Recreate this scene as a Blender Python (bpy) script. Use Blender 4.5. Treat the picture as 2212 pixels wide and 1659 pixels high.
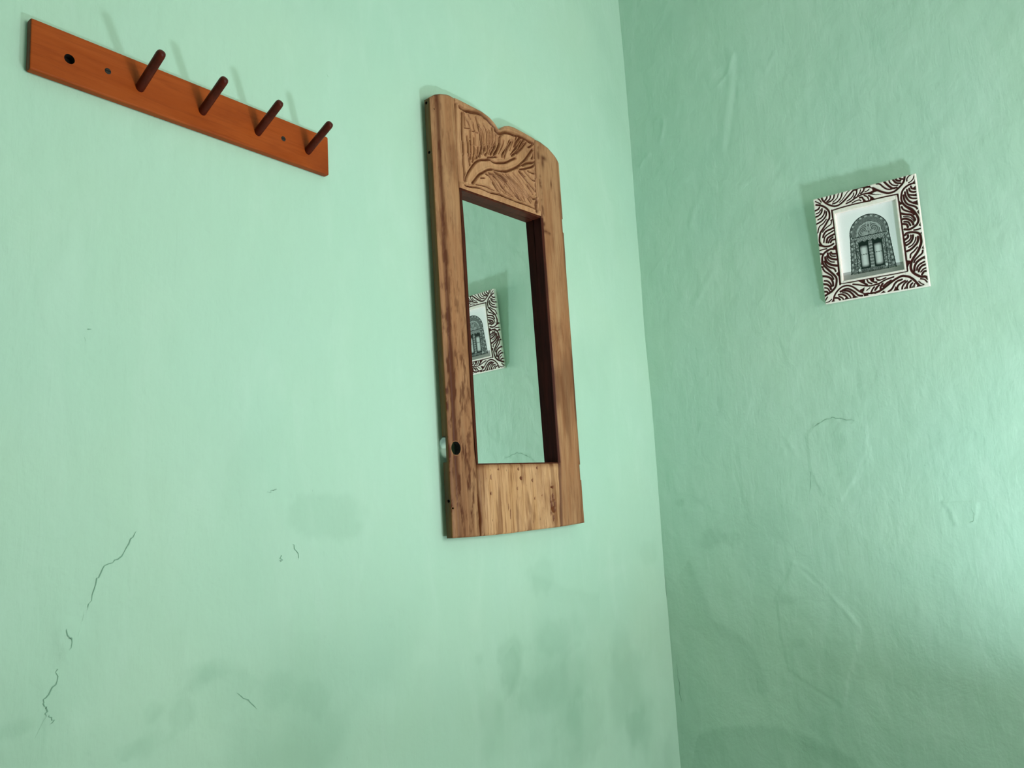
import bpy, bmesh, math, random
import numpy as np
from mathutils import Vector, Matrix

# ------------------------------------------------------------------ reset
for o in list(bpy.data.objects):
    bpy.data.objects.remove(o, do_unlink=True)
scene = bpy.context.scene
COL = scene.collection
random.seed(7)

# ------------------------------------------------------------------ camera
cam_d = bpy.data.cameras.new('camera')
cam = bpy.data.objects.new('camera', cam_d)
COL.objects.link(cam)
CAM_R = Vector((0.6225, -0.7804, -0.0589)).normalized()
CAM_F = Vector((0.7787, 0.6100, 0.1468)).normalized()
CAM_U = CAM_R.cross(CAM_F).normalized()
CAM_R = CAM_F.cross(CAM_U)
cam.matrix_world = Matrix(((CAM_R.x, CAM_U.x, -CAM_F.x, -1.9354),
                           (CAM_R.y, CAM_U.y, -CAM_F.y, -1.0267),
                           (CAM_R.z, CAM_U.z, -CAM_F.z, 1.2),
                           (0, 0, 0, 1)))
cam_d.sensor_fit = 'HORIZONTAL'
cam_d.sensor_width = 36.0
cam_d.lens = 36.0 * 1679.8 / 2212.0
cam_d.clip_start = 0.02
scene.camera = cam

# ------------------------------------------------------------------ world, daylight, exposure
world = bpy.data.worlds.new('world')
scene.world = world
world.use_nodes = True
wn = world.node_tree
wn.nodes.clear()
w_out = wn.nodes.new('ShaderNodeOutputWorld')
w_bg = wn.nodes.new('ShaderNodeBackground')
w_sky = wn.nodes.new('ShaderNodeTexSky')
w_sky.sky_type = 'NISHITA'
w_sky.sun_disc = False
w_sky.sun_elevation = math.radians(50)
w_sky.sun_rotation = math.radians(200)
w_bg.inputs['Strength'].default_value = 0.15
wn.links.new(w_sky.outputs[0], w_bg.inputs[0])
wn.links.new(w_bg.outputs[0], w_out.inputs[0])

# daylight entering through the window in the back wall
WIN_X0, WIN_X1, WIN_Z0, WIN_Z1, BACK_Y = -1.40, -0.22, 0.90, 2.10, -2.9
day_d = bpy.data.lights.new('window_daylight', 'AREA')
day_d.shape = 'RECTANGLE'
day_d.size = WIN_X1 - WIN_X0
day_d.size_y = WIN_Z1 - WIN_Z0
day_d.energy = 41
day_d.color = (1.0, 0.975, 0.94)
day = bpy.data.objects.new('window_daylight', day_d)
COL.objects.link(day)
day.location = ((WIN_X0 + WIN_X1) / 2, BACK_Y - 0.14, (WIN_Z0 + WIN_Z1) / 2)
day.rotation_euler = (math.radians(90), 0, 0)    # faces +y, into the room

scene.view_settings.view_transform = 'Standard'
scene.view_settings.look = 'None'
scene.view_settings.gamma = 1.0
scene.view_settings.use_curve_mapping = False
scene.view_settings.exposure = 0.0

LAMP_POS = (-0.68, -1.32, 0.64)
LAMP_POWER = 15.0

# ------------------------------------------------------------------ helpers
def tag(o, label, cat, group=None):
    o['label'] = label
    o['category'] = cat
    if group:
        o['group'] = group
    return o

def empty(name, loc):
    o = bpy.data.objects.new(name, None)
    o.empty_display_size = 0.05
    o.location = loc
    COL.objects.link(o)
    return o

def link(name, me, mat=None, parent=None, base=(0, 0, 0), smooth=False):
    """mesh given in world coordinates; its object sits at `base`, or in its parent's frame"""
    if mat:
        me.materials.append(mat)
    if smooth:
        for p in me.polygons:
            p.use_smooth = True
    o = bpy.data.objects.new(name, me)
    COL.objects.link(o)
    if parent is not None:
        me.transform(Matrix.Translation(-Vector(world_loc(parent))))
        o.parent = parent
    else:
        me.transform(Matrix.Translation(-Vector(base)))
        o.location = base
    return o

def world_loc(o):
    v = Vector(o.location)
    while o.parent:
        o = o.parent
        v += Vector(o.location)
    return v

def from_arrays(name, V, F):
    me = bpy.data.meshes.new(name)
    V = np.asarray(V, dtype=np.float32)
    F = np.asarray(F, dtype=np.int32)
    k = F.shape[1]
    me.vertices.add(len(V))
    me.vertices.foreach_set('co', V.ravel())
    me.loops.add(F.size)
    me.loops.foreach_set('vertex_index', F.ravel())
    me.polygons.add(len(F))
    me.polygons.foreach_set('loop_start', np.arange(0, F.size, k, dtype=np.int32))
    me.polygons.foreach_set('loop_total', np.full(len(F), k, dtype=np.int32))
    me.update(calc_edges=True)
    me.validate()
    return me

def fattr(me, name, arr):
    a = me.attributes.new(name, 'FLOAT', 'POINT')
    a.data.foreach_set('value', np.asarray(arr, dtype=np.float32).ravel())

def cattr(me, name, arr):
    a = me.attributes.new(name, 'FLOAT_COLOR', 'POINT')
    arr = np.asarray(arr, dtype=np.float32)
    if arr.shape[1] == 3:
        arr = np.hstack([arr, np.ones((len(arr), 1), np.float32)])
    a.data.foreach_set('color', arr.ravel())

def box_bm(bm, x0, x1, y0, y1, z0, z1, bevel=0.0, seg=2):
    r = bmesh.ops.create_cube(bm, size=1.0)
    for v in r['verts']:
        v.co = Vector(((x0 + x1) / 2 + v.co.x * (x1 - x0), (y0 + y1) / 2 + v.co.y * (y1 - y0), (z0 + z1) / 2 + v.co.z * (z1 - z0)))
    if bevel > 0:
        es = list({e for v in r['verts'] for e in v.link_edges})
        bmesh.ops.bevel(bm, geom=es, offset=bevel, segments=seg, affect='EDGES', profile=0.6)

def bm_mesh(bm, name):
    me = bpy.data.meshes.new(name)
    bmesh.ops.recalc_face_normals(bm, faces=bm.faces)
    bm.to_mesh(me)
    bm.free()
    return me

def box(name, b, mat, parent=None, bevel=0.0, base=(0, 0, 0)):
    bm = bmesh.new()
    box_bm(bm, *b, bevel=bevel)
    return link(name, bm_mesh(bm, name), mat, parent, base)

def lathe(name, prof, n=28, origin=(0, 0, 0), axis=(0, 0, 1)):
    """profile [(radius, height)] turned round an axis"""
    ax = Vector(axis).normalized()
    t = Vector((1, 0, 0)) if abs(ax.x) < 0.8 else Vector((0, 1, 0))
    e1 = (t - ax * t.dot(ax)).normalized()
    e2 = ax.cross(e1)
    bm = bmesh.new()
    rings = []
    for r, h in prof:
        c = Vector(origin) + ax * h
        if r < 1e-6:
            rings.append([bm.verts.new(c)])
        else:
            rings.append([bm.verts.new(c + (e1 * math.cos(a) + e2 * math.sin(a)) * r) for a in [2 * math.pi * i / n for i in range(n)]])
    for A, B in zip(rings, rings[1:]):
        for i in range(n):
            a0, a1 = A[i % len(A)], A[(i + 1) % len(A)]
            b0, b1 = B[i % len(B)], B[(i + 1) % len(B)]
            f = []
            for v in (a0, a1, b1, b0):
                if v not in f:
                    f.append(v)
            if len(f) >= 3:
                bm.faces.new(f)
    return bm_mesh(bm, name)

def cut(me, cutters):
    """boolean difference of meshes, all in world coordinates; returns the cut mesh"""
    o = bpy.data.objects.new('tmp_cut', me)
    COL.objects.link(o)
    cs = []
    for i, c in enumerate(cutters):
        co = bpy.data.objects.new('tmp_cutter', c)
        COL.objects.link(co)
        cs.append(co)
        m = o.modifiers.new('b%d' % i, 'BOOLEAN')
        m.operation = 'DIFFERENCE'
        m.solver = 'EXACT'
        m.object = co
    dg = bpy.context.evaluated_depsgraph_get()
    dg.update()
    res = bpy.data.meshes.new_from_object(o.evaluated_get(dg))
    bpy.data.objects.remove(o, do_unlink=True)
    for c in cs:
        bpy.data.objects.remove(c, do_unlink=True)
    return res

# ---- value noise in numpy
class Noise:
    def __init__(self, seed):
        self.t = np.random.RandomState(seed).rand(256, 256)
    def __call__(self, x, y):
        xi = np.floor(x).astype(int); yi = np.floor(y).astype(int)
        fx = x - xi; fy = y - yi
        fx = fx * fx * (3 - 2 * fx); fy = fy * fy * (3 - 2 * fy)
        t = self.t
        a = t[xi % 256, yi % 256]; b = t[(xi + 1) % 256, yi % 256]
        c = t[xi % 256, (yi + 1) % 256]; d = t[(xi + 1) % 256, (yi + 1) % 256]
        return (a * (1 - fx) + b * fx) * (1 - fy) + (c * (1 - fx) + d * fx) * fy
    def fbm(self, x, y, o=4, g=0.5):
        s = 0; amp = 1; n = 0
        for i in range(o):
            s = s + amp * self(x * 2 ** i + 17.3 * i, y * 2 ** i + 9.1 * i); n += amp; amp *= g
        return s / n - 0.5

def sstep(a, b, x):
    t = np.clip((x - a) / (b - a), 0, 1)
    return t * t * (3 - 2 * t)

def poly_dist(X, Y, pts):
    """distance from points to a polyline"""
    d = np.full(X.shape, 1e9)
    for (x0, y0), (x1, y1) in zip(pts, pts[1:]):
        dx, dy = x1 - x0, y1 - y0
        L = dx * dx + dy * dy + 1e-12
        t = np.clip(((X - x0) * dx + (Y - y0) * dy) / L, 0, 1)
        d = np.minimum(d, np.hypot(X - x0 - t * dx, Y - y0 - t * dy))
    return d

def smooth_line(pts, n=5):
    """Catmull-Rom through the points"""
    if len(pts) < 3:
        return pts
    P = [pts[0]] + list(pts) + [pts[-1]]
    out = []
    for i in range(1, len(P) - 2):
        p0, p1, p2, p3 = [np.array(q, float) for q in P[i - 1:i + 3]]
        for k in range(n):
            t = k / n
            out.append(tuple(0.5 * (2 * p1 + (p2 - p0) * t + (2 * p0 - 5 * p1 + 4 * p2 - p3) * t * t + (3 * p1 - p0 - 3 * p2 + p3) * t ** 3)))
    out.append(tuple(pts[-1]))
    return out

def in_poly(X, Y, P):
    r = np.zeros(X.shape, bool)
    n = len(P)
    for i in range(n):
        x0, y0 = P[i]; x1, y1 = P[(i + 1) % n]
        if y0 == y1:
            continue
        c = ((Y >= min(y0, y1)) & (Y < max(y0, y1)) & (X < x0 + (Y - y0) * (x1 - x0) / (y1 - y0)))
        r ^= c
    return r

def parse_lines(s):
    out = []
    for it in s.split(';'):
        w, p = it.split(':')
        out.append((float(w), [tuple(map(float, q.split(','))) for q in p.split()]))
    return out

# ---- materials
class NT:
    def __init__(self, name):
        m = bpy.data.materials.new(name)
        m.use_nodes = True
        self.m = m
        self.n = m.node_tree.nodes
        self.l = m.node_tree.links
        self.bsdf = self.n['Principled BSDF']
        self.co = self.n.new('ShaderNodeTexCoord').outputs['Object']
    def node(self, t, **kw):
        x = self.n.new(t)
        for k, v in kw.items():
            setattr(x, k, v)
        return x
    def lk(self, a, b):
        self.l.new(a, b)
    def mapping(self, scale, rot=(0, 0, 0), src=None):
        x = self.node('ShaderNodeMapping')
        x.inputs['Scale'].default_value = scale
        x.inputs['Rotation'].default_value = rot
        self.lk(src or self.co, x.inputs['Vector'])
        return x.outputs[0]
    def noise(self, vec, scale, detail=4, rough=0.5, dist=0.0):
        x = self.node('ShaderNodeTexNoise')
        x.inputs['Scale'].default_value = scale
        x.inputs['Detail'].default_value = detail
        x.inputs['Roughness'].default_value = rough
        x.inputs['Distortion'].default_value = dist
        self.lk(vec, x.inputs['Vector'])
        return x.outputs[0]
    def ramp(self, fac, stops):
        x = self.node('ShaderNodeValToRGB')
        el = x.color_ramp.elements
        while len(el) < len(stops):
            el.new(0.5)
        for e, (p, c) in zip(el, stops):
            e.position = p
            e.color = (*c, 1) if len(c) == 3 else c
        self.lk(fac, x.inputs[0])
        return x.outputs[0]
    def mix(self, fac, a, b, mode='MIX'):
        x = self.node('ShaderNodeMix', data_type='RGBA', blend_type=mode)
        for sock, v in ((x.inputs[0], fac), (x.inputs[6], a), (x.inputs[7], b)):
            if isinstance(v, (int, float)):
                sock.default_value = v
            elif isinstance(v, tuple):
                sock.default_value = (*v, 1)
            else:
                self.lk(v, sock)
        return x.outputs[2]
    def math(self, op, a, b=0.0):
        x = self.node('ShaderNodeMath', operation=op)
        for i, v in enumerate((a, b)):
            if isinstance(v, (int, float)):
                x.inputs[i].default_value = v
            else:
                self.lk(v, x.inputs[i])
        return x.outputs[0]
    def attr(self, name, color=False):
        x = self.node('ShaderNodeAttribute', attribute_name=name)
        return x.outputs['Color'] if color else x.outputs['Fac']
    def bump(self, h, strength=0.3, dist=0.002, prev=None):
        x = self.node('ShaderNodeBump')
        x.inputs['Strength'].default_value = strength
        x.inputs['Distance'].default_value = dist
        self.lk(h, x.inputs['Height'])
        if prev is not None:
            self.lk(prev, x.inputs['Normal'])
        return x.outputs[0]
    def done(self, color=None, rough=0.6, normal=None, spec=0.3, metal=0.0):
        b = self.bsdf
        if color is not None:
            if isinstance(color, tuple):
                b.inputs['Base Color'].default_value = (*color, 1)
            else:
                self.lk(color, b.inputs['Base Color'])
        if isinstance(rough, (int, float)):
            b.inputs['Roughness'].default_value = rough
        else:
            self.lk(rough, b.inputs['Roughness'])
        b.inputs['Specular IOR Level'].default_value = spec
        b.inputs['Metallic'].default_value = metal
        if normal is not None:
            self.lk(normal, b.inputs['Normal'])
        return self.m

def srgb(r, g, b):
    f = lambda c: (c / 255 / 12.92) if c / 255 < 0.04045 else ((c / 255 + 0.055) / 1.055) ** 2.4
    return (f(r), f(g), f(b))

def mat_plaster(name, vertical):
    """mint limewash on uneven plaster; `vertical` = strength of the vertical brush strokes"""
    t = NT(name)
    big = t.noise(t.mapping((1, 1, 1)), 1.7, 3, 0.55)
    mid = t.noise(t.mapping((1, 1, 0.7)), 6.0, 5, 0.6)
    c = t.mix(t.ramp(big, [(0.36, (0, 0, 0)), (0.64, (1, 1, 1))]), MINT_A, MINT_B)
    c = t.mix(t.math('MULTIPLY', t.ramp(mid, [(0.42, (0, 0, 0)), (0.72, (1, 1, 1))]), 0.35), c, MINT_C)
    wash = t.noise(t.mapping((1, 1, 0.3)), 16, 4, 0.6, 0.6)
    c = t.mix(t.math('MULTIPLY', t.ramp(wash, [(0.50, (0, 0, 0)), (0.75, (1, 1, 1))]), 0.30), c, MINT_PALE)
    st = t.attr('stain_shade')
    c = t.mix(t.math('MAXIMUM', st, 0.0), c, MINT_STAIN_SHADE)
    c = t.mix(t.math('MAXIMUM', t.math('MULTIPLY', st, -1.0), 0.0), c, MINT_PALE)
    fine = t.noise(t.mapping((1, 1, 1)), 160, 4, 0.6)
    brush = t.noise(t.mapping((1, 1, 0.16)), 60, 4, 0.6, 0.4)
    lump = t.noise(t.mapping((1, 1, 0.8)), 14, 4, 0.55, 0.3)
    n = t.bump(lump, 0.55, 0.006)
    n = t.bump(brush, vertical, 0.0016, n)
    n = t.bump(fine, 0.28, 0.0009, n)
    return t.done(c, 0.62, n, 0.25)

MINT_A = (0.505, 0.715, 0.565)
MINT_B = (0.475, 0.705, 0.565)
MINT_C = (0.505, 0.72, 0.605)
MINT_STAIN_SHADE = (0.27, 0.47, 0.34)  # colour of the stains and of the shade painted low on the walls
MINT_PALE = (0.59, 0.78, 0.66)
M = {}
M['plaster'] = mat_plaster('mint_plaster', 0.5)

def mat_plain(name, col, rough=0.6, spec=0.3, metal=0.0, nscale=30, amt=0.12):
    t = NT(name)
    n = t.noise(t.mapping((1, 1, 1)), nscale, 4, 0.6)
    c = t.mix(t.math('MULTIPLY', n, amt * 2), col, tuple(x * 0.7 for x in col))
    return t.done(c, rough, t.bump(n, 0.1, 0.001), spec, metal)

def mat_wood(name, base, dark, light, axis='z', scale=1.0, rough=0.5, groove=False, streak=0.5, spec=0.35, speck=0.0):
    t = NT(name)
    sc = {'z': (1, 1, 0.06), 'x': (0.06, 1, 1)}[axis]
    sc2 = {'z': (1, 1, 0.12), 'x': (0.12, 1, 1)}[axis]
    v = t.mapping(tuple(s * scale for s in sc))
    fine = t.noise(v, 220, 5, 0.65, 0.6)
    band = t.noise(t.mapping(tuple(s * scale for s in sc2)), 34, 4, 0.55, 1.2)
    blot = t.noise(t.mapping((1, 1, 0.5) if axis == 'z' else (0.5, 1, 1)), 13, 4, 0.6, 0.3)
    c = t.mix(t.ramp(band, [(0.35, (0, 0, 0)), (0.65, (1, 1, 1))]), base, light)
    c = t.mix(t.math('MULTIPLY', t.ramp(fine, [(0.48, (0, 0, 0)), (0.72, (1, 1, 1))]), streak), c, dark)
    c = t.mix(t.math('MULTIPLY', t.ramp(blot, [(0.50, (0, 0, 0)), (0.74, (1, 1, 1))]), 0.55), c, dark)
    if speck:
        vo = t.noise(t.mapping((1, 1, 0.35)), 170, 2, 0.5)
        c = t.mix(t.math('MULTIPLY', t.ramp(vo, [(0.70, (0, 0, 0)), (0.78, (1, 1, 1))]), speck), c, tuple(x * 0.35 for x in dark))
    if groove:
        c = t.mix(t.attr('wax'), c, tuple(x * 0.75 for x in dark))
    n = t.bump(fine, 0.25, 0.0006)
    n = t.bump(blot, 0.25, 0.002, n)
    return t.done(c, rough, n, spec)

M['frame_wood'] = mat_wood('worn_teak', srgb(164, 110, 74), srgb(104, 50, 24), srgb(182, 134, 96), groove=True, spec=0.2)
M['carve_wood'] = mat_wood('carved_teak', srgb(186, 132, 92), srgb(116, 62, 32), srgb(202, 150, 110), groove=True, streak=0.35, spec=0.2)
M['panel_wood'] = mat_wood('rough_teak', srgb(198, 146, 100), srgb(124, 64, 30), srgb(214, 164, 122), groove=True, speck=0.8, streak=0.7, spec=0.2)
M['side_wood_shaded'] = mat_wood('shaded_side_teak', srgb(92, 62, 24), srgb(54, 32, 10), srgb(110, 76, 34))  # darker copy of the frame wood; the side faces' shade is in the colour
M['lining_shaded'] = mat_wood('shaded_varnished_wood', srgb(38, 13, 9), srgb(14, 5, 4), srgb(52, 19, 12), rough=0.6, spec=0.08)  # near-black: jamb shade put into the colour on top of dark varnish
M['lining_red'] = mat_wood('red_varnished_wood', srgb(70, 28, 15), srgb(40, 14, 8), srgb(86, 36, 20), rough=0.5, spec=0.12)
M['rail_wood'] = mat_wood('red_stained_wood', srgb(160, 68, 14), srgb(118, 40, 6), srgb(174, 80, 26), axis='x', rough=0.5, streak=0.35, spec=0.15)
M['peg_wood'] = mat_wood('dark_red_peg_wood', srgb(78, 22, 10), srgb(46, 10, 5), srgb(96, 30, 14), rough=0.4, spec=0.2)
M['rail_end_shaded'] = mat_wood('shaded_rail_end', srgb(92, 44, 14), srgb(60, 26, 8), srgb(108, 54, 20), axis='x', rough=0.5)  # darker rail wood; shade of the left end painted into the colour
M['hole'] = mat_plain('shaded_hole', (0.012, 0.008, 0.006), 0.9)  # near-black inside holes and notch: recess shade put into the colour
M['screw'] = mat_plain('blackened_steel', (0.03, 0.024, 0.02), 0.6, 0.2, 0.0)
M['slot'] = mat_plain('screw_slot', (0.01, 0.009, 0.008), 0.8)
M['board'] = mat_plain('backing_board', (0.10, 0.065, 0.035), 0.85)
M['white'] = mat_plain('white_paint', (0.78, 0.78, 0.75), 0.7)
M['floor'] = mat_plain('pale_cement', (0.38, 0.36, 0.33), 0.7, nscale=6)
M['wallplain'] = mat_plain('mint_paint', (0.49, 0.70, 0.56), 0.65, nscale=5, amt=0.06)
M['crack'] = mat_plain('dusty_crack', (0.25, 0.43, 0.32), 0.9)
M['metal'] = mat_plain('white_metal', (0.7, 0.7, 0.68), 0.4, 0.5)

t = NT('mirror_silver')
M['mirror'] = t.done((0.86, 0.90, 0.88), 0.0, None, 0.5, 1.0)

t = NT('glass')
t.bsdf.inputs['Transmission Weight'].default_value = 1.0
M['glass'] = t.done((0.98, 1.0, 0.99), 0.0, None, 0.5)

t = NT('carved_two_tone_paint')
d = t.attr('depth')
wear = t.noise(t.mapping((1, 1, 1)), 130, 4, 0.6)
cream = t.mix(t.ramp(wear, [(0.40, (0, 0, 0)), (0.75, (1, 1, 1))]), srgb(255, 246, 240), srgb(246, 228, 214))
maroon = t.mix(wear, srgb(84, 22, 18), srgb(44, 10, 8))
M['two_tone'] = t.done(t.mix(d, cream, maroon), 0.55, t.bump(wear, 0.15, 0.0004), 0.3)

t = NT('printed_card')
M['print'] = t.done(t.attr('ink', True), 0.55, None, 0.2)

# ------------------------------------------------------------------ the room
ROOM_X, ROOM_H = -3.7, 2.95
def struct(o):
    o['kind'] = 'structure'
    return o

def graded(a, b, fine_a, fine_b, step, coarse):
    """coordinate list, fine between fine_a and fine_b"""
    L = []
    if fine_a > a:
        L += list(np.linspace(a, fine_a, max(2, int((fine_a - a) / coarse) + 1))[:-1])
    L += list(np.linspace(fine_a, fine_b, int((fine_b - fine_a) / step) + 1))
    if b > fine_b:
        L += list(np.linspace(fine_b, b, max(2, int((b - fine_b) / coarse) + 1))[1:])
    return np.array(L)

# traced marks: distance from the corner (m), height (m)
CRACKS_L = [(0.001, [(1.4363, 1.1885), (1.4456, 1.1728), (1.4594, 1.1555), (1.4729, 1.1499), (1.4837, 1.1308), (1.4921, 1.1097), (1.4951, 1.0969)]), (0.001, [(1.4993, 1.0931), (1.5012, 1.0847)]), (0.001, [(1.5189, 1.0789), (1.5165, 1.0657), (1.5113, 1.0648), (1.5162, 1.0529)]), (0.001, [(1.5042, 1.0766), (1.5062, 1.0682)]), (0.001, [(1.529, 1.0343), (1.5268, 1.0234), (1.5392, 1.0034), (1.54, 0.9954), (1.5372, 0.9886), (1.5405, 0.9793)]), (0.001, [(1.5405, 0.9793), (1.5497, 0.9615)]), (0.001, [(1.5347, 0.984), (1.5316, 0.9791), (1.5335, 0.9735)]), (0.001, [(1.2914, 0.9549), (1.274, 0.9411), (1.2593, 0.9252)]), (0.001, [(1.1953, 1.1527), (1.1888, 1.1438), (1.184, 1.1295)]), (0.001, [(1.2171, 1.1381), (1.2155, 1.1325), (1.2173, 1.1272)]), (0.001, [(1.1365, 1.1365), (1.136, 1.1279)]), (0.001, [(1.1019, 1.1218), (1.1014, 1.1144)]), (0.001, [(1.2398, 1.2312), (1.2301, 1.2351), (1.2235, 1.2391)]), (0.006, [(1.5015, 1.4488), (1.4969, 1.4494)]), (0.003, [(1.5052, 1.4379), (1.5034, 1.4333)]), (0.003, [(1.1001, 0.8172), (1.0994, 0.8122)]), (0.003, [(1.1565, 1.2342), (1.1566, 1.2313)]), (0.0025, [(1.1066, 1.9666), (1.1037, 1.9625)])]
CRACKS_R = [(0.0009, [(0.4279, 1.3292), (0.458, 1.3436), (0.4863, 1.3474), (0.5286, 1.3358)]), (0.0009, [(0.4696, 1.3713), (0.4737, 1.3825)]), (0.0009, [(0.681, 1.138), (0.7411, 1.1385)]), (0.0009, [(0.7545, 1.1374), (0.7726, 1.1396)]), (0.0009, [(0.7412, 1.1211), (0.7437, 1.1058), (0.735, 1.0908)]), (0.0009, [(0.4039, 1.1685), (0.4113, 1.2085), (0.4104, 1.2259)]), (0.0009, [(-0.0016, 1.0467), (0.0005, 0.9577), (-0.001, 0.8699), (-0.0039, 0.7891)]), (0.0009, [(0.0116, 0.7472), (0.0137, 0.6987), (0.0173, 0.6508)]), (0.0009, [(0.4621, 1.2337), (0.4876, 1.2404)]), (0.003, [(0.6618, 1.2219), (0.665, 1.2206)]), (0.0025, [(0.5872, 1.1454), (0.5888, 1.1421)])]
RIDGES_L = [(0.004, 0.0012, [(1.4363, 1.1885), (1.4594, 1.1555), (1.4729, 1.1499), (1.4921, 1.1097), (1.5042, 1.0766), (1.5202, 1.0473)]), (0.012, 0.0012, [(1.5232, 1.0838), (1.5104, 1.069), (1.5204, 1.0537)]), (0.006, -0.0009, [(1.4918, 0.9885), (1.4977, 0.9688)]), (0.006, 0.001, [(0.7883, 0.9209), (0.7794, 0.899)]), (0.005, -0.001, [(0.9148, 0.9533), (0.9089, 0.9364)])]
RIDGES_R = [(0.012, 0.0022, [(0.3278, 2.3514), (0.312, 2.2508), (0.2763, 2.1103)]), (0.008, -0.0016, [(0.3411, 2.3297), (0.3259, 2.2348), (0.2945, 2.1093)]), (0.005, 0.0018, [(0.2837, 2.2835), (0.3123, 2.3041), (0.3328, 2.3493)]), (0.005, 0.0018, [(0.0902, 2.2585), (0.1124, 2.2447), (0.0953, 2.1893)]), (0.005, 0.0015, [(0.0244, 2.1346), (0.0446, 2.1562), (0.0573, 2.1632)]), (0.007, 0.0016, [(0.1651, 1.9175), (0.1805, 1.9609)]), (0.006, 0.0014, [(0.4162, 2.2771), (0.4388, 2.304)]), (0.006, 0.0014, [(0.32, 1.9868), (0.3459, 1.9941)]), (0.008, 0.0016, [(0.1595, 1.6999), (0.2147, 1.7698)]), (0.004, 0.0012, [(0.5286, 1.3358), (0.553, 1.3163), (0.5497, 1.2886), (0.5509, 1.2551), (0.5254, 1.218), (0.5003, 1.1861)]), (0.004, 0.0014, [(0.3455, 1.0093), (0.3883, 0.9812), (0.4601, 0.8895), (0.4829, 0.8584), (0.4738, 0.8259), (0.4509, 0.7657)]), (0.01, -0.0018, [(0.5419, 1.4484), (0.5392, 1.4029)]), (0.004, 0.0012, [(0.7025, 1.1226), (0.7078, 1.0916), (0.7344, 1.0858)]), (0.005, 0.0012, [(0.3615, 1.3122), (0.3804, 1.269)])]
STAINS_L = [(1.1423, 1.1889, 0.0637, 0.0346, 0.28), (1.3572, 0.9907, 0.035, 0.0189, 0.22), (1.4123, 0.959, 0.0146, 0.0135, 0.3), (1.3726, 0.9449, 0.0155, 0.0161, 0.28), (1.4423, 0.9202, 0.0425, 0.0152, 0.3), (1.4906, 0.9271, 0.015, 0.0146, 0.3), (1.5652, 0.9754, 0.0211, 0.0119, 0.3), (1.1634, 0.924, 0.0312, 0.0319, 0.2), (1.2284, 0.9462, 0.0287, 0.0256, 0.18), (1.5401, 0.963, 0.005, 0.0405, 0.25), (1.3222, 0.9933, 0.034, 0.0146, 0.2), (0.6741, 0.8788, 0.0357, 0.0553, 0.35), (0.7789, 0.9056, 0.016, 0.0165, 0.25), (0.4513, 0.6924, 0.0881, 0.0479, 0.3), (0.5423, 0.8084, 0.1398, 0.0436, 0.2), (0.2144, 0.6535, 0.0528, 0.0366, 0.3), (0.5316, 0.901, 0.1052, 0.0336, 0.2), (0.1026, 1.037, 0.0593, 0.0277, 0.2), (0.5641, 1.0324, 0.0402, 0.0304, 0.22), (0.2697, 0.8567, 0.1603, 0.0456, -0.15), (0.2456, 1.0144, 0.0529, 0.0174, -0.25)]
STAINS_R = [(0.1328, 1.067, 0.0364, 0.0307, 0.45), (0.1987, 1.0691, 0.0255, 0.0181, 0.35), (0.0599, 1.1633, 0.0154, 0.0115, 0.4), (0.1298, 1.1696, 0.0268, 0.0186, 0.3), (0.3413, 0.8174, 0.0229, 0.0224, 0.35), (0.3236, 0.9177, 0.0406, 0.0171, 0.3), (0.4796, 1.2895, 0.0271, 0.0396, 0.28), (0.482, 1.2153, 0.0215, 0.0168, 0.28), (0.2594, 1.1038, 0.0964, 0.0297, 0.12), (0.1538, 1.2059, 0.0782, 0.0496, -0.2), (0.4036, 0.8706, 0.0759, 0.0771, -0.15)]
TIDE_R = [([(0.0699, 1.0179), (0.0948, 0.9594), (0.1167, 0.9111), (0.1284, 0.8634), (0.1936, 0.84), (0.2271, 0.8043), (0.2454, 0.7485), (0.2589, 0.6962), (-0.003, 0.6698), (0.0207, 0.9456)], 0.03, 0.5), ([(0.0566, 0.5841), (0.157, 0.614), (0.2324, 0.6288), (0.3194, 0.623), (0.3729, 0.6031), (0.4397, 0.5809), (0.4505, 0.5414), (0.0254, 0.4741)], 0.1, 0.42), ([(0.2869, 0.9627), (0.3255, 0.9348), (0.368, 0.9023), (0.3918, 0.8645), (0.4004, 0.843), (0.3053, 0.7535), (0.2611, 0.8926)], 0.012, 0.3)]
TIDE_L = [([(0.6648, 0.9128), (0.6408, 0.8796), (0.6469, 0.8485), (0.6739, 0.8188), (0.7041, 0.8081), (0.7329, 0.866)], 0.03, 0.35), ([(1.4732, 0.9118), (1.4557, 0.9175), (1.4333, 0.9353), (1.4123, 0.9612), (1.3702, 0.984), (1.3358, 1.0056), (1.2794, 0.9898), (1.2529, 0.9591), (1.3698, 0.8822)], 0.03, 0.28), ([(0.5953, 1.0473), (0.5375, 1.0294), (0.4842, 1.0075), (0.3361, 0.9729), (0.3478, 0.8907), (0.5666, 0.8882)], 0.05, 0.2)]
PATCH_L = [([(1.2039, 1.2231), (1.0814, 1.2158), (1.0839, 1.1468), (1.1646, 1.1503), (1.2014, 1.1838)], -0.0006), ([(1.5253, 1.0863), (1.5044, 1.0831), (1.504, 1.0657), (1.5202, 1.0473), (1.5288, 1.0636)], 0.0011)]
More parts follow.
